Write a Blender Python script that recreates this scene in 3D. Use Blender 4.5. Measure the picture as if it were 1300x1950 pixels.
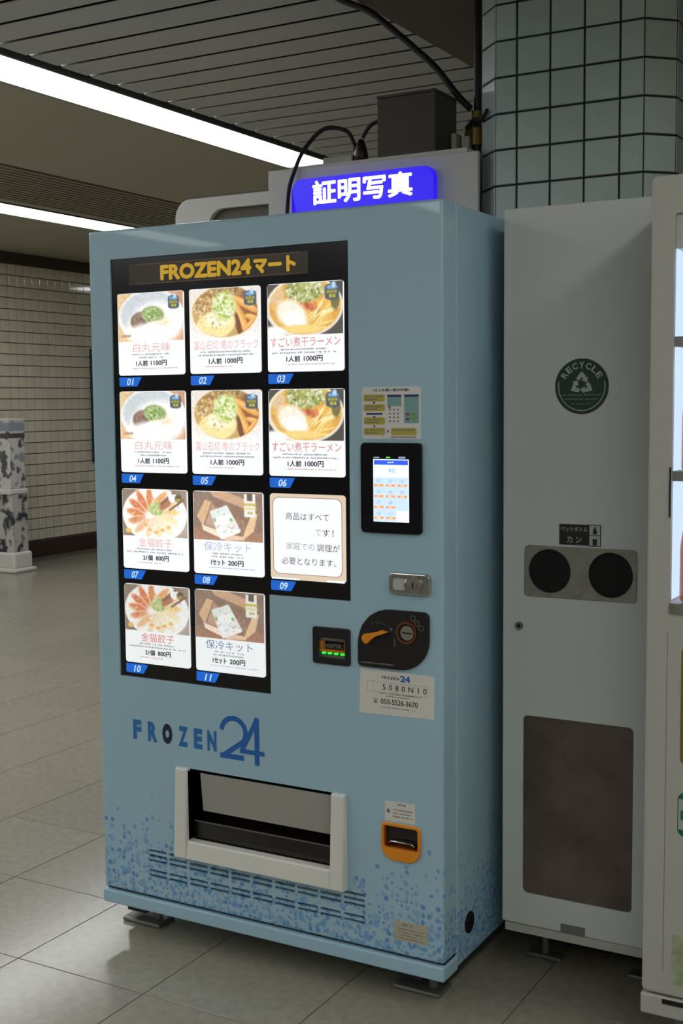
import bpy, bmesh, math, random
import numpy as np
from mathutils import Vector, Matrix
from mathutils.geometry import tessellate_polygon

for o in list(bpy.data.objects):
    bpy.data.objects.remove(o)
SC = bpy.context.scene
COL = SC.collection
rnd = random.Random(7)

# ------------------------------------------------------------------ camera
# world: x runs along the freezer machine's front (left to right), y goes into the machine, z up, metres
CAM = Vector((2.1299, -2.4688, 1.3931))
YAW, PITCH, ROLL, FPX = -0.5150, -0.0877, -0.0088, 2361.6
fwd = Vector((math.sin(YAW)*math.cos(PITCH), math.cos(YAW)*math.cos(PITCH), math.sin(PITCH)))
rgt = fwd.cross(Vector((0, 0, 1))).normalized()
upv = rgt.cross(fwd)
r2 = rgt*math.cos(ROLL) + upv*math.sin(ROLL)
u2 = -rgt*math.sin(ROLL) + upv*math.cos(ROLL)
cd = bpy.data.cameras.new('camera')
cd.sensor_fit = 'VERTICAL'; cd.sensor_height = 36.0; cd.sensor_width = 24.0
cd.lens = FPX/1950*36
cam = bpy.data.objects.new('camera', cd); COL.objects.link(cam)
M = Matrix.Identity(4)
for i in range(3):
    M[i][0] = r2[i]; M[i][1] = u2[i]; M[i][2] = -fwd[i]; M[i][3] = CAM[i]
cam.matrix_world = M
SC.camera = cam

def project(p):                      # photograph pixel of a world point (only used to pick which tiles are in view)
    d = Vector(p) - CAM
    z = d.dot(fwd)
    if z < .1: return None
    return 650 + FPX*d.dot(r2)/z, 975 - FPX*d.dot(u2)/z, z

# ------------------------------------------------------------------ world, exposure
w = bpy.data.worlds.new('hall_ambient'); SC.world = w; w.use_nodes = True
w.node_tree.nodes['Background'].inputs[0].default_value = (.50, .54, .56, 1)
w.node_tree.nodes['Background'].inputs[1].default_value = .16
SC.view_settings.view_transform = 'Standard'
SC.view_settings.look = 'None'
SC.view_settings.exposure = 0.0
SC.view_settings.gamma = 1.0
SC.view_settings.use_curve_mapping = False
LAMP = 11.5                           # radiance of the ceiling strips

# ------------------------------------------------------------------ materials
def lin(c):
    f = lambda v: v/12.92 if v <= .04045 else ((v+.055)/1.055)**2.4
    return tuple(f(v/255) for v in c)
def mat(name, rgb, rough=.5, metal=0., emit=None, es=0., spec=.5, noise=None, bump=None, coat=0., alpha=None, rnd_amt=0., trans=0.):
    m = bpy.data.materials.new(name); m.use_nodes = True
    nt = m.node_tree; b = nt.nodes['Principled BSDF']
    c = lin(rgb) + (1,)
    b.inputs['Base Color'].default_value = c
    b.inputs['Roughness'].default_value = rough
    b.inputs['Metallic'].default_value = metal
    b.inputs['Specular IOR Level'].default_value = spec
    b.inputs['Coat Weight'].default_value = coat
    if trans: b.inputs['Transmission Weight'].default_value = trans
    if alpha is not None: b.inputs['Alpha'].default_value = alpha
    if emit is not None:
        b.inputs['Emission Color'].default_value = lin(emit) + (1,)
        b.inputs['Emission Strength'].default_value = es
    L = nt.links
    tc = None
    if noise or bump:
        tc = nt.nodes.new('ShaderNodeTexCoord')
    if noise:                        # (scale, amount, detail)
        n = nt.nodes.new('ShaderNodeTexNoise'); n.inputs['Scale'].default_value = noise[0]; n.inputs['Detail'].default_value = noise[2]
        L.new(tc.outputs['Object'], n.inputs['Vector'])
        r = nt.nodes.new('ShaderNodeMapRange'); r.inputs['From Min'].default_value = .3; r.inputs['From Max'].default_value = .7
        r.inputs['To Min'].default_value = 1-noise[1]; r.inputs['To Max'].default_value = 1+noise[1]
        L.new(n.outputs['Fac'], r.inputs['Value'])
        mx = nt.nodes.new('ShaderNodeVectorMath'); mx.operation = 'SCALE'; mx.inputs[0].default_value = c[:3]
        L.new(r.outputs[0], mx.inputs['Scale']); last = mx.outputs[0]
        if rnd_amt:
            oi = nt.nodes.new('ShaderNodeObjectInfo')
            rr = nt.nodes.new('ShaderNodeMapRange'); rr.inputs['To Min'].default_value = 1-rnd_amt; rr.inputs['To Max'].default_value = 1+rnd_amt
            L.new(oi.outputs['Random'], rr.inputs['Value'])
            m2 = nt.nodes.new('ShaderNodeVectorMath'); m2.operation = 'SCALE'
            L.new(last, m2.inputs[0]); L.new(rr.outputs[0], m2.inputs['Scale']); last = m2.outputs[0]
        L.new(last, b.inputs['Base Color'])
    if bump:                         # (scale, strength)
        n = nt.nodes.new('ShaderNodeTexNoise'); n.inputs['Scale'].default_value = bump[0]; n.inputs['Detail'].default_value = 3
        L.new(tc.outputs['Object'], n.inputs['Vector'])
        bp = nt.nodes.new('ShaderNodeBump'); bp.inputs['Strength'].default_value = bump[1]; bp.inputs['Distance'].default_value = .002
        L.new(n.outputs['Fac'], bp.inputs['Height']); L.new(bp.outputs[0], b.inputs['Normal'])
    return m

def attr_mat(name, es, rough=.35):
    m = bpy.data.materials.new(name); m.use_nodes = True
    nt = m.node_tree; b = nt.nodes['Principled BSDF']
    a = nt.nodes.new('ShaderNodeAttribute'); a.attribute_name = 'Col'
    if es: b.inputs['Base Color'].default_value = (.08, .08, .08, 1)
    else: nt.links.new(a.outputs['Color'], b.inputs['Base Color'])
    b.inputs['Roughness'].default_value = rough
    if es:
        nt.links.new(a.outputs['Color'], b.inputs['Emission Color'])
        b.inputs['Emission Strength'].default_value = es
    return m

def frost_mat(name, rgb):            # pale blue paint with the printed blue snow dots that thicken towards the bottom of the door
    m = mat(name, rgb, rough=.36, spec=.5, coat=.2)
    nt = m.node_tree; L = nt.links; b = nt.nodes['Principled BSDF']; N = nt.nodes.new
    tc = N('ShaderNodeTexCoord'); sp = N('ShaderNodeSeparateXYZ'); L.new(tc.outputs['Object'], sp.inputs[0])
    ad = N('ShaderNodeMath'); ad.operation = 'ADD'; L.new(sp.outputs['X'], ad.inputs[0]); L.new(sp.outputs['Y'], ad.inputs[1])
    cb = N('ShaderNodeCombineXYZ'); L.new(ad.outputs[0], cb.inputs['X']); L.new(sp.outputs['Z'], cb.inputs['Y'])
    prev = None
    for sc, zt, seed in ((52, .42, 0.), (80, .36, 3.3), (36, .33, 7.7)):
        of = N('ShaderNodeVectorMath'); of.operation = 'ADD'; of.inputs[1].default_value = (seed, seed*1.7, 0)
        L.new(cb.outputs[0], of.inputs[0])
        v = N('ShaderNodeTexVoronoi'); v.voronoi_dimensions = '2D'; v.inputs['Scale'].default_value = sc
        L.new(of.outputs[0], v.inputs['Vector'])
        d = N('ShaderNodeMapRange'); d.inputs['From Min'].default_value = .36; d.inputs['From Max'].default_value = .24
        L.new(v.outputs['Distance'], d.inputs['Value'])
        sc2 = N('ShaderNodeSeparateColor'); L.new(v.outputs['Color'], sc2.inputs[0])
        dens = N('ShaderNodeMapRange'); dens.inputs['From Min'].default_value = .10; dens.inputs['From Max'].default_value = zt
        dens.inputs['To Min'].default_value = 1.0; dens.inputs['To Max'].default_value = .0
        L.new(sp.outputs['Z'], dens.inputs['Value'])
        lt = N('ShaderNodeMath'); lt.operation = 'LESS_THAN'; L.new(sc2.outputs[0], lt.inputs[0])
        pw = N('ShaderNodeMath'); pw.operation = 'POWER'; pw.inputs[1].default_value = 1.35; L.new(dens.outputs[0], pw.inputs[0])
        L.new(pw.outputs[0], lt.inputs[1])
        mu = N('ShaderNodeMath'); mu.operation = 'MULTIPLY'; L.new(d.outputs[0], mu.inputs[0]); L.new(lt.outputs[0], mu.inputs[1])
        st = N('ShaderNodeMath'); st.operation = 'MULTIPLY'; L.new(mu.outputs[0], st.inputs[0])
        sm = N('ShaderNodeMapRange'); sm.inputs['To Min'].default_value = .3; sm.inputs['To Max'].default_value = .9
        L.new(sc2.outputs[1], sm.inputs['Value']); L.new(sm.outputs[0], st.inputs[1])
        mx = N('ShaderNodeMix'); mx.data_type = 'RGBA'
        L.new(st.outputs[0], mx.inputs['Factor'])
        if prev is None: mx.inputs['A'].default_value = lin(rgb)+(1,)
        else: L.new(prev, mx.inputs['A'])
        mx.inputs['B'].default_value = lin([(70, 128, 190), (84, 140, 200), (112, 160, 205)][[52, 80, 36].index(sc)])+(1,)
        prev = mx.outputs['Result']
    L.new(prev, b.inputs['Base Color'])
    return m

BLUE = (158, 192, 208)
MT = dict(
    frost=frost_mat('frost_printed_paint', BLUE),
    blue=mat('pale_blue_paint', BLUE, .4, spec=.4),
    seam=mat('dark_seam', (26, 34, 40), .7),
    black=mat('black_gloss_panel', (10, 8, 10), .18, spec=.5),
    blackp=mat('black_plastic', (20, 15, 17), .4),
    dark=mat('dark_void', (12, 11, 11), .9),
    rubber=mat('black_cable_rubber', (16, 16, 17), .55),
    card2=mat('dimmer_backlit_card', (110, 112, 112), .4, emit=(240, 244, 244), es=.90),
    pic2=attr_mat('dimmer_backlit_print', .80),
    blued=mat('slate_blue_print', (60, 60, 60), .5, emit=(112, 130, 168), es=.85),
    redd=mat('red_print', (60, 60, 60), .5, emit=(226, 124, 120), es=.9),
    card=mat('backlit_card', (110, 112, 114), .4, emit=(248, 250, 254), es=.98),
    cardb=mat('backlit_beige_card', (110, 100, 88), .4, emit=(236, 216, 190), es=.85),
    pic=attr_mat('backlit_print', 1.0),
    tag=mat('blue_number_tag', (20, 90, 190), .4, emit=(22, 96, 200), es=.75),
    tagt=mat('tag_digits', (210, 230, 245), .4, emit=(190, 220, 245), es=.8),
    red=mat('glare_pale_red_print', (60, 60, 60), .5, emit=(242, 178, 176), es=.97),  # red title print, paled to hold the backlight's glare
    bluep=mat('pale_blue_print', (60, 60, 60), .5, emit=(176, 188, 220), es=.95),  # carries the backlight's wash on the kit title; also its fine print
    ink=mat('grey_print', (40, 42, 44), .5, emit=(70, 74, 78), es=.7),
    inkl=mat('light_grey_print', (60, 60, 60), .5, emit=(164, 166, 168), es=.9),
    inkr=mat('small_red_print', (60, 60, 60), .5, emit=(215, 175, 170), es=.9),
    brown=mat('brown_print', (60, 60, 60), .5, emit=(165, 130, 100), es=.8),
    gold=mat('gold_lettering', (190, 150, 30), .4, emit=(176, 138, 26), es=.75),
    hdr=mat('header_plate', (28, 22, 14), .35, emit=(40, 32, 16), es=.5),
    hdrl=mat('header_line', (90, 62, 40), .4, emit=(84, 56, 34), es=.5),
    logo=mat('blue_logo', (30, 98, 176), .45),
    logo2=mat('teal_blue_logo', (34, 112, 176), .45),
    navy=mat('navy_logo', (20, 32, 60), .45),
    cream=mat('cream_plastic', (216, 216, 208), .35, spec=.45),
    greyfl=mat('grey_flap', (158, 158, 150), .3),
    smoke=mat('smoked_plastic', (30, 24, 22), .15),
    paper=mat('paper_sticker', (214, 212, 204), .5),
    papery=mat('aged_label', (176, 172, 150), .5),
    pinkw=mat('instruction_sticker', (214, 212, 210), .45),
    yel=mat('yellow_print', (178, 164, 70), .5),
    dinkr=mat('dark_ink', (48, 46, 44), .6),
    dink2=mat('mid_ink', (120, 118, 112), .6),
    navyink=mat('navy_ink', (42, 58, 98), .6),
    teal=mat('teal_print', (120, 160, 160), .6),
    green2=mat('green_print', (110, 160, 90), .6),
    redink=mat('red_ink', (130, 70, 66), .6),
    chrome=mat('chrome', (190, 188, 180), .2, metal=1),
    steel=mat('brushed_steel', (150, 148, 138), .4, metal=.7, noise=(60, .12, 4)),
    steeld=mat('dull_steel', (120, 122, 118), .45, metal=.6),
    orange=mat('orange_plastic', (226, 140, 24), .4),
    copper=mat('copper_ring', (150, 92, 50), .3, metal=.8),
    scrw=mat('screen_white', (230, 245, 255), .3, emit=(212, 240, 255), es=1.05),
    scrb=mat('screen_blue', (60, 90, 220), .3, emit=(52, 84, 218), es=1.),
    scrl=mat('screen_pale_blue', (190, 210, 250), .3, emit=(186, 208, 250), es=1.),
    scrg=mat('screen_grey', (130, 150, 180), .3, emit=(128, 150, 186), es=.95),
    scro=mat('screen_orange', (250, 150, 60), .3, emit=(248, 146, 60), es=1.),
    scrgr=mat('screen_green', (80, 210, 40), .3, emit=(80, 210, 40), es=.9),
    led=mat('green_led', (30, 220, 60), .3, emit=(30, 230, 60), es=1.6),
    white=mat('off_white_metal', (190, 194, 190), .32, spec=.4),
    white2=mat('warm_white_metal', (170, 169, 162), .36, spec=.4),
    boothw=mat('booth_white', (204, 203, 198), .4),
    boothd=mat('booth_recess', (84, 78, 60), .5),
    signb=mat('sign_blue', (30, 10, 200), .3, emit=(38, 8, 226), es=.95),
    signw=mat('sign_white', (240, 245, 255), .3, emit=(250, 252, 255), es=1.6),
    boxg=mat('grey_brown_box', (72, 66, 58), .6),
    brass=mat('brass_fitting', (130, 104, 50), .4, metal=.5),
    ctile=mat('column_tile', (172, 186, 182), .25, noise=(8, .05, 2), rnd_amt=.05),
    wtile=mat('wall_tile', (226, 219, 196), .06, spec=.6, noise=(6, .05, 2), rnd_amt=.05),
    grout=mat('dark_grout', (72, 67, 56), .85),
    groutc=mat('column_grout', (34, 38, 36), .85),
    basebd=mat('dark_baseboard', (62, 46, 38), .5),
    frieze=mat('dark_frieze', (70, 62, 46), .8),
    ftile=mat('floor_tile', (146, 141, 126), .17, noise=(38, .10, 6), bump=(30, .05), rnd_amt=.04),
    fjoint=mat('floor_joint', (88, 80, 66), .8),
    slat=mat('ceiling_slat', (182, 185, 184), .45),
    gap=mat('ceiling_gap', (38, 36, 32), .9),
    panel=mat('ceiling_panel', (172, 167, 148), .6),
    grille=mat('grille_bar', (140, 134, 116), .5),
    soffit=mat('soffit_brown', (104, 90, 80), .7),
    lamp=mat('strip_diffuser', (255, 255, 255), .5, emit=(250, 253, 255), es=LAMP),
    recgr=mat('recycle_green', (26, 52, 42), .5),
    recw=mat('recycle_white', (160, 168, 160), .5),
    smokew=mat('smoked_window', (86, 75, 69), .25, noise=(7, .35, 5)),
    bplate=mat('black_plate', (26, 20, 20), .45),
    glow=mat('lit_display_wall', (225, 235, 255), .3, emit=(196, 216, 250), es=1.0),
    glass=mat('window_glass', (255, 255, 255), .02, alpha=.08),
    olive=mat('olive_print', (110, 100, 40), .5),
    grn=mat('green_sticker', (20, 96, 60), .5),
    pastel=mat('pastel_sticker', (150, 160, 130), .5, noise=(40, .3, 3)),
    wall2=mat('plain_dark_wall', (92, 92, 86), .7),
)

# ------------------------------------------------------------------ mesh helpers
ROOT = {}
class G:
    def __init__(s): s.bm = bmesh.new()
    def faces_from(s, vs, fs, mi=0):
        v = [s.bm.verts.new(p) for p in vs]
        out = []
        for f in fs:
            try:
                q = s.bm.faces.new([v[i] for i in f]); q.material_index = mi; out.append(q)
            except ValueError: pass
        return out
    def box(s, x0, x1, y0, y1, z0, z1, mi=0, bev=0., seg=2):
        vs = [(x, y, z) for z in (z0, z1) for y in (y0, y1) for x in (x0, x1)]
        fs = [(0, 2, 3, 1), (4, 5, 7, 6), (0, 1, 5, 4), (2, 6, 7, 3), (0, 4, 6, 2), (1, 3, 7, 5)]
        f = s.faces_from(vs, fs, mi)
        if bev:
            ed = list({e for q in f for e in q.edges})
            bmesh.ops.bevel(s.bm, geom=ed, offset=bev, segments=seg, affect='EDGES', profile=.5)
        return s
    def prism(s, pts, y0, y1, mi=0, bev=0., seg=2):     # pts (x,z), front faces -y
        n = len(pts)
        vs = [(x, y0, z) for x, z in pts] + [(x, y1, z) for x, z in pts]
        fs = [tuple(range(n)), tuple(range(2*n-1, n-1, -1))] + [(i, i+n, (i+1) % n+n, (i+1) % n) for i in range(n)]
        f = s.faces_from(vs, fs, mi)
        if bev: bmesh.ops.bevel(s.bm, geom=list(f[0].edges), offset=bev, segments=seg, affect='EDGES', profile=.5)
        return s
    def sheet(s, pts, y, mi=0):                        # flat print facing -y
        s.faces_from([(x, y, z) for x, z in pts], [tuple(range(len(pts)))], mi); return s
    def rect(s, x0, x1, z0, z1, y, mi=0): return s.sheet([(x0, z0), (x1, z0), (x1, z1), (x0, z1)], y, mi)
    def plate(s, outer, holes, y0, y1, mi=0, bev=0.):
        loops = [outer]+holes
        tri = tessellate_polygon([[Vector((x, z, 0)) for x, z in l] for l in loops])
        pts = [p for l in loops for p in l]; n = len(pts)
        A = [s.bm.verts.new((x, y0, z)) for x, z in pts]; Bk = [s.bm.verts.new((x, y1, z)) for x, z in pts]
        for t in tri:
            a, b, c = [Vector((*pts[i], 0)) for i in t]
            if (b-a).cross(c-a).z < 0: t = (t[0], t[2], t[1])
            try:
                s.bm.faces.new([A[i] for i in t]).material_index = mi
                s.bm.faces.new([Bk[i] for i in reversed(t)]).material_index = mi
            except ValueError: pass
        k = 0; oe = []
        for li, l in enumerate(loops):
            m = len(l)
            for i in range(m):
                a, b = k+i, k+(i+1) % m
                f = s.bm.faces.new([A[a], Bk[a], Bk[b], A[b]]); f.material_index = mi
                if li == 0: oe.append(s.bm.edges.get((A[a], A[b])))
            k += m
        bmesh.ops.recalc_face_normals(s.bm, faces=s.bm.faces[:])
        if bev: bmesh.ops.bevel(s.bm, geom=[e for e in oe if e], offset=bev, segments=3, affect='EDGES', profile=.5)
        return s
    def cyl(s, c, axis, r, h, n=20, r2=None, mi=0):    # from c along axis ('x','y','z') by h
        r2 = r if r2 is None else r2
        ax = 'xyz'.index(axis); a1, a2 = [(1, 2), (2, 0), (0, 1)][ax]
        vs = []
        for k, rr in ((0, r), (h, r2)):
            for i in range(n):
                p = [0, 0, 0]; t = 2*math.pi*i/n
                p[ax] = c[ax]+k; p[a1] = c[a1]+rr*math.cos(t); p[a2] = c[a2]+rr*math.sin(t); vs.append(p)
        f = s.faces_from(vs, [tuple(range(n-1, -1, -1)), tuple(range(n, 2*n))] + [(i, (i+1) % n, (i+1) % n+n, i+n) for i in range(n)], mi)
        for q in f[2:]: q.smooth = True
        for q in f[:2]:
            for e in q.edges: e.smooth = False
        return s
    def lathe(s, c, prof, n=20, mi=0):                 # around z, prof [(r,z)]
        vs = []
        for r, z in prof:
            for i in range(n):
                t = 2*math.pi*i/n; vs.append((c[0]+r*math.cos(t), c[1]+r*math.sin(t), c[2]+z))
        fs = []
        for k in range(len(prof)-1):
            fs += [(k*n+i, k*n+(i+1) % n, (k+1)*n+(i+1) % n, (k+1)*n+i) for i in range(n)]
        m = len(prof)-1
        for f in s.faces_from(vs, fs, mi): f.smooth = True
        s.bm.verts.ensure_lookup_table(); base = len(s.bm.verts)-len(vs)
        s.bm.faces.new([s.bm.verts[base+i] for i in range(n-1, -1, -1)])
        s.bm.faces.new([s.bm.verts[base+m*n+i] for i in range(n)])
        return s
    def tube(s, path, r, n=8, mi=0):
        P = [Vector(p) for p in path]; rings = []; prev = None
        for i, p in enumerate(P):
            t = (P[min(i+1, len(P)-1)]-P[max(i-1, 0)]).normalized()
            if prev is None:
                a = t.cross(Vector((0, 0, 1)))
                if a.length < .05: a = t.cross(Vector((1, 0, 0)))
            else: a = prev - t*prev.dot(t)
            a.normalize(); prev = a; b = t.cross(a)
            rings.append([s.bm.verts.new(p + r*(a*math.cos(2*math.pi*k/n)+b*math.sin(2*math.pi*k/n))) for k in range(n)])
        for i in range(len(rings)-1):
            for k in range(n):
                f = s.bm.faces.new([rings[i][k], rings[i][(k+1) % n], rings[i+1][(k+1) % n], rings[i+1][k]]); f.smooth = True; f.material_index = mi
        s.bm.faces.new(rings[0][::-1]); s.bm.faces.new(rings[-1])
        return s

def link(name, mesh, parent=None, loc=None):
    o = bpy.data.objects.new(name, mesh); COL.objects.link(o)
    if parent is not None: o.parent = parent
    if loc is not None: o.location = loc
    return o
def make(name, g, mats, parent=None, recalc=False):
    if recalc: bmesh.ops.recalc_face_normals(g.bm, faces=g.bm.faces[:])
    me = bpy.data.meshes.new(name)
    off = ROOT.get(parent.name, Vector()) if parent is not None else Vector()
    if off.length: bmesh.ops.translate(g.bm, verts=g.bm.verts[:], vec=-off)
    g.bm.to_mesh(me); g.bm.free()
    for m in (mats if isinstance(mats, (list, tuple)) else [mats]): me.materials.append(MT[m] if isinstance(m, str) else m)
    o = link(name, me, parent)
    if parent is not None: ROOT[o.name] = off
    return o
def thing(name, label, cat, loc, group=None):
    o = link(name, None, None, loc); o.empty_display_size = .1
    ROOT[o.name] = Vector(loc)
    o['label'] = label; o['category'] = cat
    if group: o['group'] = group
    return o
def tag(o, label, cat, group=None):
    o['label'] = label; o['category'] = cat
    if group: o['group'] = group
    return o
def struct(o): o['kind'] = 'structure'; return o

def rrect(x0, x1, z0, z1, r, seg=5):                    # r: number or (bl, br, tr, tl)
    rs = (r,)*4 if not isinstance(r, tuple) else r
    out = []
    for (cx, cz, a0), q in zip(((x0, z0, 180), (x1, z0, 270), (x1, z1, 0), (x0, z1, 90)), rs):
        if q <= 0: out.append((cx, cz)); continue
        ox = cx + (q if cx == x0 else -q); oz = cz + (q if cz == z0 else -q)
        sg = max(seg, int(q*120))
        for i in range(sg+1):
            a = math.radians(a0+90*i/sg); out.append((ox+q*math.cos(a), oz+q*math.sin(a)))
    return out
def circle(cx, cz, r, n=28, rz=None): return [(cx+r*math.cos(2*math.pi*i/n), cz+(rz or r)*math.sin(2*math.pi*i/n)) for i in range(n)]

# text: outlines of the built-in font turned into flat mesh and fitted to a rectangle
_cache = {}
def glyphs(body, bold=0., space=1., shear=0.):
    key = (body, bold, space, shear)
    if key not in _cache:
        c = bpy.data.curves.new('t', 'FONT'); c.body = body; c.size = 1; c.offset = bold; c.space_character = space; c.shear = shear
        c.resolution_u = 3
        o = bpy.data.objects.new('t', c); COL.objects.link(o)
        dg = bpy.context.evaluated_depsgraph_get(); ev = o.evaluated_get(dg); me = ev.to_mesh()
        V = np.array([v.co[:2] for v in me.vertices]) if len(me.vertices) else np.zeros((0, 2))
        F = [tuple(p.vertices) for p in me.polygons]
        ev.to_mesh_clear(); bpy.data.objects.remove(o); bpy.data.curves.remove(c)
        _cache[key] = (V, F)
    return _cache[key]
def put_text(g, body, x0, x1, z0, z1, y, mi=0, bold=.0, shear=0., space=1., slope=0., fit=True, rot=0.):
    V, F = glyphs(body, bold, space, shear)
    if not len(V): return
    lo, hi = V.min(0), V.max(0); d = np.maximum(hi-lo, 1e-6)
    if fit: sx, sz = (x1-x0)/d[0], (z1-z0)/d[1]
    else:
        sx = sz = min((x1-x0)/d[0], (z1-z0)/d[1])
    U = (V-(lo+hi)/2)*[sx, sz]
    if rot: U = U @ np.array([[math.cos(rot), math.sin(rot)], [-math.sin(rot), math.cos(rot)]])
    cx, cz = (x0+x1)/2, (z0+z1)/2
    g.faces_from([(cx+u, y, cz+v+slope*u) for u, v in U], F, mi)
def stamp(g, body, x0, x1, z0, z1, y, d, mi=0, n=8):      # heavy lettering: the outline laid down several times, shifted by d
    for k in range(n):
        a = 2*math.pi*k/n; dx, dz = d*math.cos(a), d*math.sin(a)
        put_text(g, body, x0+d+dx, x1-d+dx, z0+d+dz, z1-d+dz, y-.00004*k, mi)
def micro(g, x0, x1, z0, z1, y, mi=0, seed=1):          # a line of print too small to read
    r = random.Random(seed); x = x0; h = z1-z0
    while x < x1-.2*h:
        wd = h*r.uniform(.35, 1.0); k = r.random()
        if k > .12:
            a, b = z0+h*r.uniform(0, .3), z1-h*r.uniform(0, .3)
            g.rect(x, min(x+wd*.9, x1), a, b, y, mi)
        x += wd*1.15

# ------------------------------------------------------------------ painted prints (vertex colours)
class Paint:
    def __init__(s, W, H, n, bg):
        s.W, s.H = W, H; s.nx = n; s.ny = int(n*H/W)
        s.u, s.v = np.meshgrid((np.arange(s.nx)+.5)/s.nx, (np.arange(s.ny)+.5)/s.ny*H/W)   # v measured downwards from the top
        s.c = np.zeros((s.ny, s.nx, 3)); s.c[:] = bg
        s.rg = np.random.RandomState(3)
    def mix(s, a, col): a = np.clip(a, 0, 1)[..., None]; s.c = s.c*(1-a)+np.array(col, float)*a
    def mask(s, cx, cy, rx, ry, rot=0., soft=.06):
        a = math.radians(rot); x, y = s.u-cx, s.v-cy
        p, q = x*math.cos(a)+y*math.sin(a), -x*math.sin(a)+y*math.cos(a)
        return np.clip((1-np.sqrt((p/rx)**2+(q/ry)**2))/soft+.5, 0, 1)
    def ell(s, cx, cy, rx, ry, col, rot=0., soft=.06, a=1.): s.mix(s.mask(cx, cy, rx, ry, rot, soft)*a, col)
    def poly(s, pts, col, a=1.):
        m = np.ones_like(s.u); n = len(pts)
        for i in range(n):
            (x0, y0), (x1, y1) = pts[i], pts[(i+1) % n]
            d = ((x1-x0)*(s.v-y0)-(y1-y0)*(s.u-x0))/math.hypot(x1-x0, y1-y0)
            m = np.minimum(m, np.clip(d/.008+.5, 0, 1))
        s.mix(m*a, col)
    def rect(s, x0, x1, y0, y1, col, a=1.): s.poly([(x0, y0), (x1, y0), (x1, y1), (x0, y1)], col, a)
    def noise(s, f):
        k = s.rg.rand(int(f*s.H/s.W)+3, f+3); x, y = s.u*f, s.v*f
        i, j = x.astype(int), y.astype(int); a, b = x-i, y-j; a = a*a*(3-2*a); b = b*b*(3-2*b)
        return (k[j, i]*(1-a)+k[j, i+1]*a)*(1-b)+(k[j+1, i]*(1-a)+k[j+1, i+1]*a)*b
    def bits(s, cx, cy, rx, ry, n, cols, size, a=.9, clip=None):
        for _ in range(n):
            t, r = s.rg.rand()*6.283, math.sqrt(s.rg.rand())
            x, y = cx+rx*r*math.cos(t), cy+ry*r*math.sin(t)
            m = s.mask(x, y, size*(.6+s.rg.rand()), size*(.4+.6*s.rg.rand()), s.rg.rand()*180, .5)*a
            if clip is not None: m = m*clip
            s.mix(m, cols[s.rg.randint(len(cols))])
    def blur(s, n=1):
        for _ in range(n):
            p = np.pad(s.c, ((1, 1), (1, 1), (0, 0)), 'edge')
            s.c = (p[:-2, 1:-1]+p[2:, 1:-1]+p[1:-1, :-2]+p[1:-1, 2:]+2*s.c)/6
        s.c = s.c*(1+(s.noise(60)-.5)[..., None]*.10)
    def mesh(s, name):
        s.blur()
        ny, nx = s.ny, s.nx
        # one quad per cell, u to the right and downwards from the top left corner (0,0)
        xs = np.linspace(0, s.W, nx+1); zs = -np.linspace(0, s.H, ny+1)
        X, Z = np.meshgrid(xs, zs)
        V = np.stack([X, np.zeros_like(X), Z], -1).reshape(-1, 3)
        i = (np.arange(ny)[:, None]*(nx+1)+np.arange(nx)[None]).reshape(-1)
        Fq = np.stack([i, i+nx+1, i+nx+2, i+1], 1)
        me = bpy.data.meshes.new(name); me.from_pydata(V.tolist(), [], Fq.tolist())
        cc = np.clip(s.c/255, 0, 1).reshape(-1, 3); l = np.where(cc <= .04045, cc/12.92, ((cc+.055)/1.055)**2.4)
        at = me.color_attributes.new('Col', 'FLOAT_COLOR', 'CORNER')
        arr = np.ones((len(l), 4, 4), np.float32); arr[:, :, :3] = l[:, None, :]
        at.data.foreach_set('color', arr.reshape(-1))
        return me

def pot(P, x=.84, y=.10, s=1.):                          # small blue cooking-pot mark with yellow writing
    P.ell(x, y-.035*s, .082*s, .035*s, (50, 78, 110)); P.rect(x-.082*s, x+.082*s, y-.035*s, y+.065*s, (70, 88, 104))
    P.ell(x, y+.065*s, .082*s, .03*s, (70, 88, 104)); P.ell(x, y-.035*s, .065*s, .022*s, (120, 165, 205))
    P.ell(x+.02*s, y-.06*s, .025*s, .03*s, (190, 215, 240), soft=.4)
    for k in range(3): P.rect(x-.062*s+k*.042*s, x-.028*s+k*.042*s, y-.004*s, y+.026*s, (196, 176, 40), .85)
    for k in range(2): P.rect(x-.035*s+k*.042*s, x-.001*s+k*.042*s, y+.036*s, y+.07*s, (214, 190, 40), .9)

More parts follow.
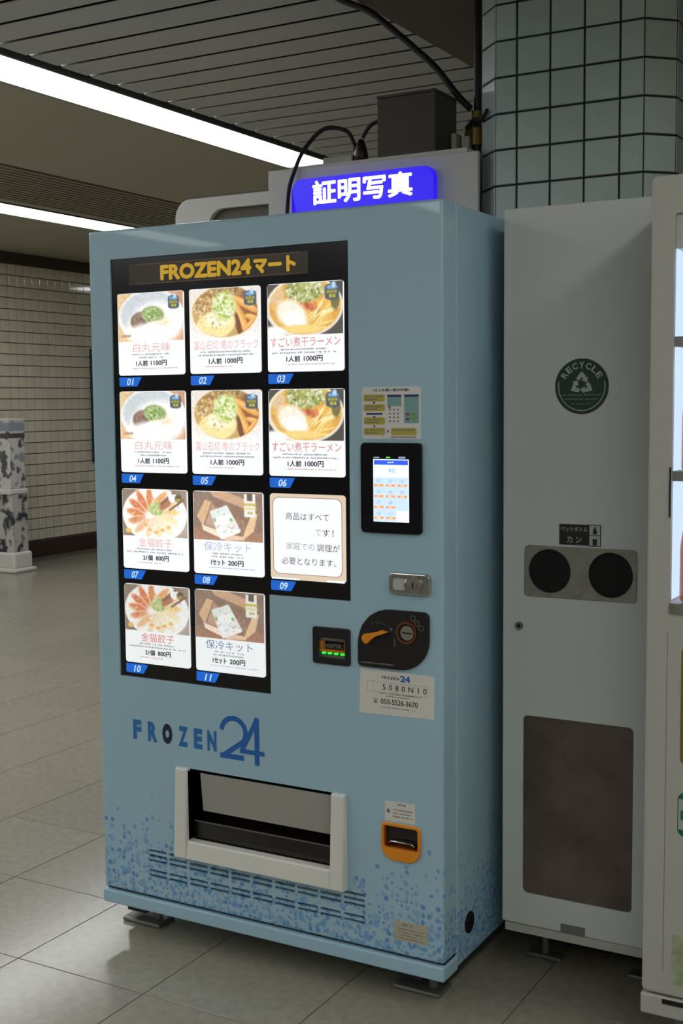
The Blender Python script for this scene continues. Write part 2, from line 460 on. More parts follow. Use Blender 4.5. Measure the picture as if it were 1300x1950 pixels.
def pic_white_ramen(W, H):
    P = Paint(W, H, 150, (236, 206, 158))
    P.mix(np.clip((P.u-.55)*2.4, 0, 1), (206, 152, 116)); P.mix(np.clip((P.v-.35)*3, 0, 1)*np.clip((P.u-.5)*3, 0, 1), (242, 186, 150))
    P.mix((P.noise(24)-.5)*.4, (180, 130, 90))
    P.ell(.51, .29, .50, .335, (250, 250, 248), soft=.03)
    P.ell(.50, .265, .455, .285, (206, 214, 218), soft=.10)
    P.ell(.62, .36, .40, .25, (255, 255, 252), soft=.35); P.ell(.45, .43, .33, .17, (255, 253, 246), soft=.4)
    P.ell(.55, .40, .26, .11, (252, 240, 214), rot=-14, soft=.5)
    m = P.mask(.33, .335, .135, .105, -18, .25); P.mix(m, (140, 114, 98)); P.bits(.33, .335, .125, .095, 90, [(112, 86, 76), (164, 136, 118), (150, 116, 104)], .014, clip=m)
    m = P.mask(.54, .265, .17, .10, 4, .3); P.mix(m, (150, 170, 104)); P.bits(.54, .26, .16, .095, 140, [(112, 150, 70), (186, 204, 140), (140, 170, 96), (210, 220, 170)], .016, clip=m)
    P.ell(.50, .41, .2, .045, (255, 246, 226), rot=-16, soft=.5); P.ell(.64, .395, .12, .02, (240, 214, 168), rot=-14, soft=.6)
    P.ell(.50, .49, .36, .12, (255, 255, 252), soft=.5)  # bottom centre whitened to stand in for backlight overexposure
    P.rect(.045, .075, .50, .535, (230, 120, 90), .7); P.rect(.08, .20, .50, .53, (150, 110, 70), .6)
    pot(P, .86, .115); return P
def pic_black_ramen(W, H):
    P = Paint(W, H, 150, (240, 232, 222))
    P.mix(np.clip((P.v-.3)*3, 0, 1), (255, 252, 248))
    P.ell(.50, .285, .485, .315, (255, 244, 222), soft=.03); m0 = P.mask(.505, .275, .465, .30, 0, .04)
    P.mix(m0, (206, 168, 104)); P.bits(.30, .16, .30, .18, 420, [(226, 200, 140), (176, 130, 76), (240, 224, 180), (196, 160, 90), (150, 112, 66)], .017, clip=m0)
    P.bits(.62, .06, .3, .07, 160, [(166, 130, 70), (200, 176, 120), (130, 100, 60)], .017, clip=m0)
    m = m0*P.mask(.84, .30, .22, .26, 0, .3); P.mix(m, (158, 96, 52))
    for x, y, r, l, w_ in ((.80, .20, 28, .22, .045), (.73, .35, 62, .22, .06), (.90, .36, 15, .12, .035), (.86, .44, -45, .12, .03)):
        P.mix(m0*P.mask(x, y, l, w_, r, .2), (236, 170, 84)); P.mix(m0*P.mask(x-.01, y-.012, l*.8, w_*.4, r, .5), (250, 200, 120))
    P.mix(m0*P.mask(.70, .44, .035, .16, -14, .3), (120, 74, 46)); P.mix(m0*P.mask(.30, .565, .2, .02, 6, .4), (150, 84, 50))
    m = P.mask(.37, .43, .29, .165, -8, .14)*m0; P.mix(m, (252, 232, 164)); P.mix(P.mask(.42, .36, .19, .09, 0, .6)*m0, (255, 252, 226))
    P.bits(.35, .40, .2, .08, 22, [(220, 180, 110), (200, 170, 110)], .012, clip=m)
    m = P.mask(.50, .22, .17, .17, 30, .35); P.mix(m, (222, 226, 150)); P.bits(.50, .20, .16, .16, 190, [(236, 240, 190), (176, 200, 90), (250, 250, 230), (140, 176, 70), (210, 220, 120)], .019, clip=m)
    pot(P, .87, .12, 1.05); return P
def pic_niboshi(W, H):
    P = Paint(W, H, 150, (78, 74, 66))
    P.mix((P.noise(30)-.4)*.5, (50, 48, 44))
    P.ell(.49, .27, .515, .345, (238, 228, 206), soft=.03); m0 = P.mask(.50, .265, .475, .315, 0, .05)
    P.mix(m0, (226, 168, 74)); P.mix(m0*(P.noise(12)-.35)*1.4, (250, 206, 110)); P.mix(m0*np.clip(.8-P.noise(9)*1.5, 0, 1)*np.clip(1.2-P.v*2.5, 0, 1), (150, 110, 56))
    m = m0*P.mask(.12, .13, .11, .09, -30, .3); P.mix(m, (230, 196, 150))
    m = m0*P.mask(.50, .08, .26, .13, 0, .3); P.mix(m, (178, 178, 110)); P.bits(.50, .08, .25, .13, 220, [(206, 212, 160), (150, 164, 70), (236, 238, 214), (120, 130, 60), (190, 180, 110)], .02, clip=m0)
    for k in range(16):
        P.mix(m0*P.mask(.55+P.rg.rand()*.4, .28+P.rg.rand()*.24, .16, .009, P.rg.rand()*70-60, .6), [(255, 230, 150), (240, 190, 90), (255, 240, 190)][k % 3])
    for k in range(5): P.mix(m0*P.mask(.44+.05*k, .26+.02*(k % 2), .05, .03, 20*k, .4), [(206, 110, 66), (226, 140, 84), (180, 92, 60)][k % 3])
    P.mix(m0*P.mask(.32, .34, .21, .15, 25, .35), (255, 244, 226)); P.mix(m0*P.mask(.37, .42, .17, .1, 25, .5), (255, 255, 250))  # white glare painted into the print left of centre
    P.mix(m0*P.mask(.43, .52, .3, .05, 0, .6), (250, 216, 130)); P.mix(m0*P.mask(.9, .2, .06, .12, 0, .4), (120, 108, 60))
    P.mix(P.mask(.10, .55, .16, .07, 10, .5), (255, 255, 252))
    pot(P, .86, .105, 1.1); return P
def pic_gyoza(W, H):
    P = Paint(W, H, 150, (150, 132, 112)); P.mix((P.noise(20)-.4)*.6, (126, 104, 86)); P.mix(np.clip((P.u-.8)*4, 0, 1), (176, 152, 136))
    P.ell(.50, .31, .50, .345, (255, 254, 252), soft=.02)
    for k in range(13):
        t = math.radians(100+k*27); x, y = .47+.26*math.cos(t), .30-.19*math.sin(t)
        hot = .5+.5*math.cos(t-math.radians(155))
        c = np.array((250, 222, 150))*(1-hot)+np.array((222, 126, 84))*hot
        ro = math.degrees(math.atan2(-.19*math.sin(t), .27*math.cos(t)))+14
        P.ell(x, y, .165, .062, (253, 240, 218), rot=ro, soft=.3); P.ell(x, y-.006, .14, .045, c, rot=ro, soft=.5)
        P.bits(x, y, .09, .03, 10, [tuple(np.clip(c*1.08, 0, 255)), tuple(c*.9), (252, 226, 170)], .016, a=.6)
    P.mix(P.mask(.6, .48, .36, .14, 0, .7)*.6, (255, 254, 240))  # lower middle washed pale, overexposure put into the print
    for x, y in ((.42, .50), (.62, .50), (.72, .46), (.52, .53), (.36, .44)): P.ell(x, y, .035, .022, (246, 190, 110), soft=.5)
    m = P.mask(.53, .235, .115, .085, 0, .3); P.mix(m, (206, 214, 150)); P.bits(.53, .235, .11, .08, 60, [(170, 190, 110), (226, 232, 184), (190, 204, 130)], .018, clip=m)
    P.ell(.68, .17, .12, .05, (184, 126, 90), rot=-35, soft=.3); P.rect(.60, .86, .02, .03, (120, 90, 80), .0)
    P.poly([(.58, .17), (.80, .015), (.84, .025), (.62, .19)], (150, 104, 84)); P.poly([(.72, .24), (.95, .10), (.97, .12), (.74, .26)], (150, 104, 84))
    P.ell(.77, .10, .045, .06, (255, 255, 255), rot=-30); P.ell(.87, .10, .05, .045, (96, 84, 70), soft=.5)
    P.rect(.84, .90, .10, .135, (196, 176, 40), .9); P.rect(.862, .872, .14, .22, (120, 110, 104), .8)
    P.ell(.09, .52, .05, .03, (240, 200, 110), soft=.5); return P
def pic_kit(W, H):
    P = Paint(W, H, 150, (150, 124, 108)); P.mix((P.noise(14)-.4)*.6, (104, 84, 72)); P.mix(np.clip((P.v-.35)*3, 0, 1), (190, 132, 100))
    P.poly([(.05, .30), (.17, .10), (.27, .12), (.14, .42)], (226, 184, 142)); P.poly([(.22, -.02), (.44, -.02), (.88, .12), (.86, .22), (.30, .06)], (214, 172, 140))
    P.poly([(.17, .40), (.30, .10), (.86, .22), (.74, .52), (.50, .56)], (150, 118, 96)); P.poly([(.17, .40), (.28, .14), (.42, .28), (.36, .46)], (196, 162, 140))
    P.poly([(.85, .24), (.93, .25), (.87, .46), (.73, .56), (.72, .52)], (238, 200, 158))
    P.poly([(.12, .40), (.45, .49), (.50, .56), (.50, .59), (.14, .47)], (255, 232, 206)); P.poly([(.45, .50), (.74, .53), (.74, .57), (.46, .585)], (240, 206, 176))
    P.poly([(.24, .24), (.49, .155), (.69, .46), (.66, .485), (.40, .575), (.33, .45)], (250, 252, 250)); P.poly([(.24, .24), (.49, .155), (.55, .24), (.28, .34)], (228, 236, 232), .6)
    for x, y in ((.31, .34), (.55, .33)): P.ell(x, y, .022, .022, (130, 190, 120), soft=.5)
    for x, y in ((.36, .24), (.45, .27), (.36, .42), (.46, .47), (.58, .42)): P.ell(x, y, .03, .012, (206, 216, 214), rot=-35, soft=.5)
    P.mix((P.noise(40)-.5)*.35, (236, 214, 190)); P.bits(.62, .40, .12, .1, 60, [(210, 180, 160), (170, 136, 116), (236, 220, 206)], .008, a=.6); P.bits(.28, .34, .06, .08, 40, [(220, 196, 180), (180, 150, 132)], .006, a=.6)
    P.rect(.74, .78, .015, .18, (244, 244, 240)); P.rect(.86, .90, .015, .18, (244, 244, 240)); P.rect(.74, .90, .10, .29, (244, 244, 240)); P.rect(.785, .855, .015, .09, (110, 92, 80))
    for k in range(5): P.rect(.72+k*.041, .755+k*.041, .125, .155, (196, 172, 40), .85)
    for k in range(5): P.rect(.725+k*.041, .755+k*.041, .175, .20, (214, 200, 90), .7)
    for k in range(2): P.rect(.79+k*.04, .82+k*.04, .225, .255, (200, 180, 60), .9)
    return P
# ================================================================== THE SETTING
ZC = 2.76
# floor: bed plus separate 40 cm tiles
fx0, fy0, PT = -0.083, .160, .40
floor = struct(make('floor', G().box(-6.0, 7.0, -7.0, 13.0, -.05, -.0015), 'fjoint'))
def slab(name, sx, sy, h, b=.0005):
    g = G(); hx, hy = sx/2, sy/2
    vs = [(-hx, -hy, -h), (hx, -hy, -h), (hx, hy, -h), (-hx, hy, -h), (-hx, -hy, -b), (hx, -hy, -b), (hx, hy, -b), (-hx, hy, -b),
          (-hx+b, -hy+b, 0), (hx-b, -hy+b, 0), (hx-b, hy-b, 0), (-hx+b, hy-b, 0)]
    fs = [(8, 9, 10, 11)] + [(a, (a+1) % 4, (a+1) % 4+4, a+4) for a in range(4)] + [(a+4, (a+1) % 4+4, (a+1) % 4+8, a+8) for a in range(4)]
    g.faces_from(vs, fs); return g
g = slab('tile', PT-.003, PT-.003, .006); tile_me = bpy.data.meshes.new('floor_tile'); g.bm.to_mesh(tile_me); g.bm.free(); tile_me.materials.append(MT['ftile'])
cells = []
for i in range(-15, 18):
    for j in range(-17, 33):
        x, y = fx0+PT*(i+.5), fy0+PT*(j+.5)
        if x < -5.75 or x > 6.7 or y < -6.7 or y > 12.7: continue
        q = project((x, y, 0)); vis = q is not None and -60 < q[0] < 1360 and 900 < q[1] < 2130
        hid = -.02 < x < .97 and y > .3 and y < .9
        cells.append(((0 if vis and not hid else 1), (q[2] if q else 99), x, y))
cells.sort()
for k, (h, d, x, y) in enumerate(cells[:300]):
    if h: break
    link('tile', tile_me, floor, (x, y, 0))
rest = [c for c in cells if c not in cells[:k + (0 if h else 1)]]
g = G()
for h, d, x, y in rest:
    s = PT/2-.00175; g.box(x-s, x+s, y-s, y+s, -.006, 0)
o = make('tile_field', g, 'ftile', floor); o['kind'] = 'stuff'

# ceiling: backing, slats, smooth panel, grille bars
ceil = struct(make('ceiling', G().box(-6.0, 7.0, -7.0, 13.0, ZC+.03, ZC+.10), 'gap'))
SP = .1770; sy0 = 1.2932
g = G().box(-1.395, 7.0, .013, SP-.013, 0, .006, bev=.002, seg=1)
slat_me = bpy.data.meshes.new('slat'); g.bm.to_mesh(slat_me); g.bm.free(); slat_me.materials.append(MT['slat'])
for k in range(-46, 65): link('slat', slat_me, ceil, (0, sy0+SP*k, ZC))
make('ceiling_panel', G().box(-3.04, -1.735, -7.0, 13.0, ZC-.004, ZC+.02), 'panel', ceil)
make('ceiling_panel', G().box(-5.94, -4.36, -7.0, 13.0, ZC-.004, ZC+.02), 'panel', ceil)
make('grille_trim', G().box(-3.995, -3.90, -7.0, 13.0, ZC-.004, ZC+.02), 'panel', ceil)
g = G().box(0, .038, -7.0, 13.0, ZC-.010, ZC+.02); gb_me = bpy.data.meshes.new('grille_bar'); g.bm.to_mesh(gb_me); g.bm.free(); gb_me.materials.append(MT['grille'])
for k in range(14): link('grille_bar', gb_me, ceil, (-3.895+k*.061, 0, 0))
# dark soffit of the beam that runs over the machines
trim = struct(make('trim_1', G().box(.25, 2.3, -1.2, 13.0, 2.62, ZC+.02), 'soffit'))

# strip lights
def strip(x0, x1, y0, y1, label):
    t = thing('ceiling_light', label, 'ceiling light', ((x0+x1)/2, (y0+y1)/2, ZC-.004), None)
    make('diffuser', G().box(x0+.008, x1-.008, y0+.008, y1-.008, ZC-.004, ZC+.012), 'lamp', t)
    g = G()
    g.box(x0-.006, x0+.008, y0-.006, y1+.006, ZC-.012, ZC+.02); g.box(x1-.008, x1+.006, y0-.006, y1+.006, ZC-.012, ZC+.02)
    g.box(x0+.008, x1-.008, y0-.006, y0+.008, ZC-.012, ZC+.02); g.box(x0+.008, x1-.008, y1-.008, y1+.006, ZC-.012, ZC+.02)
    make('housing_frame', g, 'steeld', t)
    return t
strip(-1.73, -1.435, -6.5, 3.76, 'long white strip light between the slatted ceiling and the smooth panel')
strip(-4.34, -4.01, -6.5, 5.25, 'white strip light beside the fine ceiling grille along the tiled wall side')
strip(-4.34, -4.01, 8.7, 12.5, 'short far strip light mirrored in the glossy tiled wall')
strip(2.55, 2.85, -6.5, -.2, 'unseen strip light added in the slatted ceiling to light the machines from the right')  # out of view, added to brighten the freezer machine's right side

# left wall with 10 cm tiles
XW = -5.94
wall = struct(make('wall_left', G().box(XW-.12, XW-.0015, -7.0, 13.0, 0, ZC+.03), 'grout'))
def vtile(name, sw, sh, m, d=.006, b=.0018):            # upright tile facing +x at the origin
    g = G(); a, c = sw/2, sh/2
    vs = [(-d, -a, -c), (-d, a, -c), (-d, a, c), (-d, -a, c), (-b, -a, -c), (-b, a, -c), (-b, a, c), (-b, -a, c), (0, -a+b, -c+b), (0, a-b, -c+b), (0, a-b, c-b), (0, -a+b, c-b)]
    fs = [(8, 9, 10, 11)] + [(k, (k+1) % 4, (k+1) % 4+4, k+4) for k in range(4)] + [(k+4, (k+1) % 4+4, (k+1) % 4+8, k+8) for k in range(4)]
    g.faces_from(vs, fs); me = bpy.data.meshes.new(name); g.bm.to_mesh(me); g.bm.free(); me.materials.append(MT[m]); return me
wt = vtile('wall_tile', .094, .0925, 'wtile')
ZB = .155
g = G()
for j in range(-126, 72):
    y = 5.75+.1*j
    for k in range(25):
        z = ZB+.05+.1*k
        if 0 <= j < 12: link('tile', wt, wall, (XW+.004, y, z))
        elif -6.9 < y < 12.9: g.box(XW-.001, XW+.004, y-.047, y+.047, z-.0463, z+.0463)
o = make('tile_field', g, 'wtile', wall); o['kind'] = 'stuff'
make('frieze', G().box(XW-.001, XW+.02, -7.0, 13.0, ZB+2.5, ZC-.005), 'frieze', wall)
struct(make('baseboard_left', G().box(XW-.001, XW+.016, -7.0, 13.0, 0, ZB-.004, bev=.004, seg=1), 'basebd'))
struct(make('wall_far', G().box(-5.9, 7.0, 13.0, 13.1, 0, ZC+.03), 'wall2'))
struct(make('wall_right_bounce', G().box(3.30, 3.4, -7.0, 1.4, 0, ZC+.03), 'wtile'))  # unseen wall, added to bounce strip light onto the freezer's side
struct(make('wall_back', G().box(1.30, 3.3, 1.40, 1.5, 0, ZC), 'wall2'))

# tiled column with cut corners
cx0, cx1, cy, ch = .745, 1.172, .88, .07
core = [(cx0-ch, 1.6), (cx0-ch, cy+ch), (cx0, cy), (cx1, cy), (cx1+ch, cy+ch), (cx1+ch, 1.6)]
g = G(); n = len(core)
ins = [(cx0-ch+.004, 1.6), (cx0-ch+.004, cy+ch+.002), (cx0+.002, cy+.004), (cx1-.002, cy+.004), (cx1+ch-.004, cy+ch+.002), (cx1+ch-.004, 1.6)]
g.faces_from([(x, y, z) for z in (0, 2.62) for x, y in ins], [tuple(range(n-1, -1, -1)), tuple(range(n, 2*n))]+[(i, (i+1) % n, (i+1) % n+n, i+n) for i in range(n)])
colm = struct(make('wall_column', g, 'groutc', recalc=True))
def run(p, q, cuts):
    d = Vector((q[0]-p[0], q[1]-p[1], 0)); L = d.length; d.normalize(); ang = math.atan2(d.y, d.x)
    for a, b in zip(cuts[:-1], cuts[1:]):
        me = vtile('column_tile', (b-a)-.006, .094, 'ctile')
        for k in range(27):
            z = .003+.1*k+.05
            if z > 2.60: continue
            m = (a+b)/2
            o = link('tile', me, colm, (p[0]+d.x*m, p[1]+d.y*m, z)); o.rotation_euler.z = ang-math.pi/2
run((cx0-ch, cy+ch), (cx0, cy), [0, ch*1.414])
run((cx0, cy), (cx1, cy), [0, .065, .163, .261, .360, .427])
run((cx1, cy), (cx1+ch, cy+ch), [0, ch*1.414])
g = G()
for k in range(26):
    for j in range(6):
        z, y = .053+.1*k, cy+ch+.05+.1*j
        g.box(cx1+ch-.003, cx1+ch, y-.047, y+.047, z-.047, z+.047); g.box(cx0-ch, cx0-ch+.003, y-.047, y+.047, z-.047, z+.047)
o = make('tile_field', g, 'ctile', colm); o['kind'] = 'stuff'

# ================================================================== FROZEN FOOD VENDING MACHINE
W, D, HT, ZK = .9886, .80, 1.83, .08
vm = thing('vending_machine', 'pale blue frozen food vending machine with lit black menu panel and snow dots', 'vending machine', (W/2, D/2, 0))
# cabinet behind the door
make('cabinet', G().box(.004, W-.003, .079, D, ZK, HT, bev=.006), 'frost', vm)
make('door_seal', G().box(.014, W-.016, .064, .080, ZK+.02, HT-.008), 'seam', vm)
# door plate with real openings
VX = [.152+.0642*k for k in range(10)]; VW = .056
VZ = [.241, .228, .215, .188, .175]
holes = [[(.070, .696), (.533, .696), (.533, .938), (.755, .938), (.755, 1.757), (.070, 1.757)],
         [(.288, .285), (.704, .285), (.704, .475), (.288, .475)],
         rrect(.835, .931, .348, .430, (.03, .03, .008, .008)),
         rrect(.660, .748, .793, .866, .004)]
for z in VZ:
    for x in VX: holes.append([(x, z), (x+VW, z), (x+VW, z+.0065), (x, z+.0065)])
make('door', G().plate(rrect(0, W, .121, HT, .006, 2), holes, 0, .065, bev=.007), 'frost', vm)
make('door_base', G().box(.003, W-.003, .012, .07, .10, .122), 'seam', vm)
make('kick_plate', G().box(-.003, W+.002, -.004, .076, ZK, .1145, bev=.004), 'blue', vm)
make('vent_backing', G().box(.148, .79, .014, .018, .170, .2515), 'dark', vm)
# side cable hole with rubber bush
g = G().cyl((W-.004, .150, .165), 'x', .026, .003, 28); make('cable_hole', g, 'blackp', vm)
# feet
for fx in (.063, .884):
    for fy in (.105, .70):
        p = make('foot', G().box(fx-.062, fx+.062, fy-.038, fy+.038, 0, .012, bev=.005), 'steeld', vm)
        make('foot_bolt', G().cyl((fx+.03, fy, .012), 'z', .013, .069, 14), 'steeld', p)
        make('foot_bracket', G().box(fx-.05, fx+.012, fy-.028, fy+.028, .03, ZK+.002), 'blackp', p)

# menu panel
L_ = lambda d: [(.071+d, .697+d), (.532-d, .697+d), (.532-d, .939+d), (.754-d, .939+d), (.754-d, 1.756-d), (.071+d, 1.756-d)]
mp = make('menu_panel', G().prism(L_(0), .004, .05), 'black', vm)
hp = make('header_plate', G().prism([(.128, 1.690), (.650, 1.690), (.650, 1.741), (.128, 1.741)], .002, .005), 'hdr', vm)
make('header_line', G().rect(.15, .63, 1.6905, 1.6925, .0018).rect(.15, .63, 1.7385, 1.7405, .0018), 'hdrl', hp)
g = G(); stamp(g, 'FROZEN24', .226, .494, 1.6965, 1.7345, .0016, .0026); stamp(g, 'マート', .500, .617, 1.6965, 1.7345, .0016, .0026)
make('lettering', g, 'gold', hp)

CW, CH, PH = .2045, .2035, .1185
pics = {}
for nm, fn in (('w', pic_white_ramen), ('b', pic_black_ramen), ('n', pic_niboshi), ('g', pic_gyoza), ('k', pic_kit)):
    pics[nm] = fn(CW-.002, PH).mesh('food_print'); pics[nm].materials.append(MT['pic'])
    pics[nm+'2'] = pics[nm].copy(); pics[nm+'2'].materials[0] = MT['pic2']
info = {'w': ('白丸元味', .23, .80, '1人前', '1100円', 'red', 2), 'b': ('富山石切 竜のブラック', .06, .97, '1人前', '1000円', 'red', 2),
        'n': ('すごい煮干ラーメン', .04, .96, '1人前', '1000円', 'red', 2), 'g': ('金猫餃子', .25, .76, '21個', '800円', 'red', 2),
        'k': ('保冷キット', .15, .83, '1セット', '200円', 'bluep', 2)}
prange = {'w': (.27, .74), 'b': (.27, .75), 'n': (.25, .73), 'g': (.31, .71), 'k': (.25, .72)}
desc = {'w': 'backlit card with white ramen bowl picture', 'b': 'backlit card with chashu and bamboo ramen picture', 'n': 'backlit card with golden ramen picture',
        'g': 'backlit card with plate of gyoza picture', 'k': 'backlit card with ice pack box picture', '9': 'backlit beige notice card'}
CX = (.0905, .3130, .5375); RZ = (1.6700, 1.4265, 1.1815, .9380)
order = ['w', 'b', 'n', 'w', 'b', 'n', 'g', 'k', '9', 'g', 'k']
for i, kd in enumerate(order):
    c, r = (i % 3, i//3) if i < 9 else (i-9, 3)
    x, z = CX[c], RZ[r]
    Y = .0005
    if kd == '9':
        cd_ = make('product_card', G().prism(rrect(x, x+CW, z-CH, z, .008), Y, .01), 'cardb', vm)
        make('notice_border', G().plate(rrect(x+.008, x+CW-.008, z-CH+.013, z-.008, .016), [rrect(x+.0095, x+CW-.0095, z-CH+.0145, z-.0095, .015)], Y-.0006, Y), 'brown', cd_)
        make('notice_sheet', G().sheet(rrect(x+.0093, x+CW-.0093, z-CH+.0143, z-.0093, .015), Y-.0003), 'card', cd_)
        make('card_edge', G().rect(x+.003, x+.08, z-CH, z-CH+.004, Y-.0003), 'card', cd_); make('card_edge', G().rect(x+.155, x+CW-.003, z-CH, z-CH+.005, Y-.0003), 'card', cd_)
        g = G()
        for s, a, b, t in (('商品はすべて', .215, .79, .215), ('調理が', .63, .93, .565), ('必要となります。', .155, .88, .735)):
            g = G(); put_text(g, s, x+a*CW, x+b*CW, z-(t+.085)*CH, z-t*CH, Y-.0008); make('lettering', g, 'ink', cd_)
        g = G(); put_text(g, 'す！', x+.70*CW, x+.85*CW, z-.475*CH, z-.395*CH, Y-.0008)
        make('lettering', g, 'ink', cd_)
        g = G(); put_text(g, '家庭での', x+.22*CW, x+.60*CW, z-.645*CH, z-.56*CH, Y-.0007); make('faded_lettering', g, 'inkl', cd_); g = G()
        put_text(g, 'で', x+.61*CW, x+.69*CW, z-.47*CH, z-.40*CH, Y-.0008)
        make('faded_lettering', g, 'inkl', cd_)
    else:
        T, a, b, q1, q2, tm, _ = info[kd]
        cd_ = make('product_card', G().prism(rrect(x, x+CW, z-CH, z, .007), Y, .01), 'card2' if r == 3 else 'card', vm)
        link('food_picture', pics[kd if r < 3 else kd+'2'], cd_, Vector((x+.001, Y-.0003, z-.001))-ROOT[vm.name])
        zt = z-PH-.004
        g = G(); put_text(g, T, x+a*CW, x+b*CW, zt-.0238, zt-.0012, Y-.0005); make('title_lettering', g, {'red': 'redd', 'bluep': 'blued'}[tm] if r == 3 or kd == 'n' else tm, cd_)  # upper-row titles mostly take paler print, backlight glare put into the colour
        g = G(); a, b = prange[kd]; m = a+(b-a)*(.43 if kd != 'k' else .47)
        stamp(g, q1, x+a*CW, x+(m-.02)*CW, zt-.0585, zt-.0440, Y-.0005, .0006, n=5); stamp(g, q2, x+(m+.025)*CW, x+b*CW, zt-.0585, zt-.0440, Y-.0005, .0006, n=5)
        make('price_lettering', g, 'ink', cd_)
        wide = {'w': (.22, .78, .31, .70), 'b': (.15, .86, .12, .90), 'n': (.18, .78, .06, .92), 'g': (.22, .76, .06, .93), 'k': (.28, .70, .26, .72)}[kd]
        g = G(); micro(g, x+wide[0]*CW, x+wide[1]*CW, zt-.0320, zt-.0272, Y-.0005, seed=i); micro(g, x+wide[2]*CW, x+wide[3]*CW, zt-.0397, zt-.0349, Y-.0005, seed=i+20)
        make('small_print', g, 'inkl', cd_)
        g = G(); micro(g, x+.22*CW, x+(.5 if kd in 'bg' else .80)*CW+.02, zt-.066, zt-.0625, Y-.0005, seed=i+40); make('ingredient_print', g, 'bluep' if kd == 'k' else 'inkr', cd_)
    cd_['label'] = desc[kd]
    nt_ = make('number_tag', G().prism([(x, z-CH-.0255), (x+.003, z-CH-.0275), (x+.055, z-CH-.0275), (x+.069, z-CH-.0045), (x, z-CH-.0045)], .001, .006), 'tag', vm)
    g = G(); put_text(g, '%02d' % (i+1), x+.025, x+.047, z-CH-.0245, z-CH-.0075, .0005, shear=.22, bold=.012); make('digits', g, 'tagt', nt_)

# FROZEN24 logo on the door
g = G()
ls = [('F', .109, .136), ('R', .157, .187), ('Z', .254, .284), ('E', .302, .328), ('N', .343, .371)]
lg = None
for ch_, a, b in ls:
    g = G(); put_text(g, ch_, a, b, .533, .585, -.0006, bold=.055)
    if lg is None: lg = make('brand_logo', g, 'logo2', vm)
    else: make('logo_letter', g, 'logo2', lg)
g = G(); put_text(g, 'O', .203, .235, .533, .586, -.0006, bold=.09); make('logo_letter', g, 'navy', lg)
def stroke(g, pts, wd, y, mi=0):
    P = [Vector((p[0], p[1])) for p in pts]; n = len(P); Lf = []; Rt = []
    for i in range(n):
        d0 = (P[i]-P[i-1]).normalized() if i else (P[1]-P[0]).normalized()
        d1 = (P[i+1]-P[i]).normalized() if i < n-1 else d0
        nn = (Vector((-d0.y, d0.x))+Vector((-d1.y, d1.x))); nn.normalize(); k = wd/2/max(.45, nn.dot(Vector((-d1.y, d1.x))))
        Lf.append(P[i]+nn*k); Rt.append(P[i]-nn*k)
    for i in range(n-1): g.sheet([tuple(Rt[i]), tuple(Rt[i+1]), tuple(Lf[i+1]), tuple(Lf[i])], y, mi)
g = G()
arc = [(.4225+.0355*math.cos(math.radians(a)), .5895+.0345*math.sin(math.radians(a))) for a in range(176, -42, -12)]
stroke(g, arc+[(.391, .5275)], .013, -.0006); stroke(g, [(.382, .5275), (.452, .5275)], .013, -.0008)
make('logo_numeral', g, 'logo', lg); g = G()
stroke(g, [(.4935, .632), (.446, .5455)], .012, -.0010); stroke(g, [(.441, .5455), (.512, .5455)], .011, -.0012); stroke(g, [(.491, .632), (.491, .5145)], .013, -.0014)
make('logo_numeral', g, 'logo', lg)

# delivery port: cream frame standing proud, recess, flap
x0, x1, z0, z1 = .288, .704, .298, .475
g = G()
def wedge(xa, xb, za, zb, pb, pt):                      # frame member: proud by pb at the bottom and pt at the top
    vs = [(xa, -pb, za), (xb, -pb, za), (xb, -pt, zb), (xa, -pt, zb), (xa, .004, za), (xb, .004, za), (xb, .004, zb), (xa, .004, zb)]
    f = g.faces_from(vs, [(0, 1, 2, 3), (4, 7, 6, 5), (0, 4, 5, 1), (2, 6, 7, 3), (0, 3, 7, 4), (1, 5, 6, 2)])
    bmesh.ops.bevel(g.bm, geom=list(f[0].edges), offset=.004, segments=2, affect='EDGES', profile=.5)
PB, PTp = .026, .014
wedge(.250, x0, .2515, .480, PB, PTp); wedge(x1, .740, .2515, .480, PB, PTp); wedge(x0, x1, .2515, z0, PB, PB-.006)
port = make('delivery_port', g, 'cream', vm)
g = G(); g.box(x0-.002, x1+.002, .058, .064, z0-.02, z1+.004); g.box(x0-.002, x0, -.01, .06, z0, z1); g.box(x1, x1+.002, -.01, .06, z0, z1); g.box(x0, x1, .0, .06, z1, z1+.004); g.box(x0, x1, -.02, .06, z0-.012, z0-.008)
make('port_recess', g, 'smoke', port)
g = G(); f = g.faces_from([(x0+.03, .012, .372), (x1-.004, .012, .372), (x1-.004, .002, z1-.004), (x0+.03, .002, z1-.004), (x0+.03, .016, .372), (x1-.004, .016, .372), (x1-.004, .006, z1-.004), (x0+.03, .006, z1-.004)],
    [(0, 1, 2, 3), (4, 7, 6, 5), (0, 4, 5, 1), (2, 6, 7, 3), (0, 3, 7, 4), (1, 5, 6, 2)])
make('port_flap', g, 'greyfl', port)
make('port_lip', G().box(x0+.004, x1-.004, .010, .014, z0-.004, .345), 'smoke', port)
make('port_rail', G().box(x0+.006, x1-.006, .006, .010, .343, .3455), 'steeld', port)

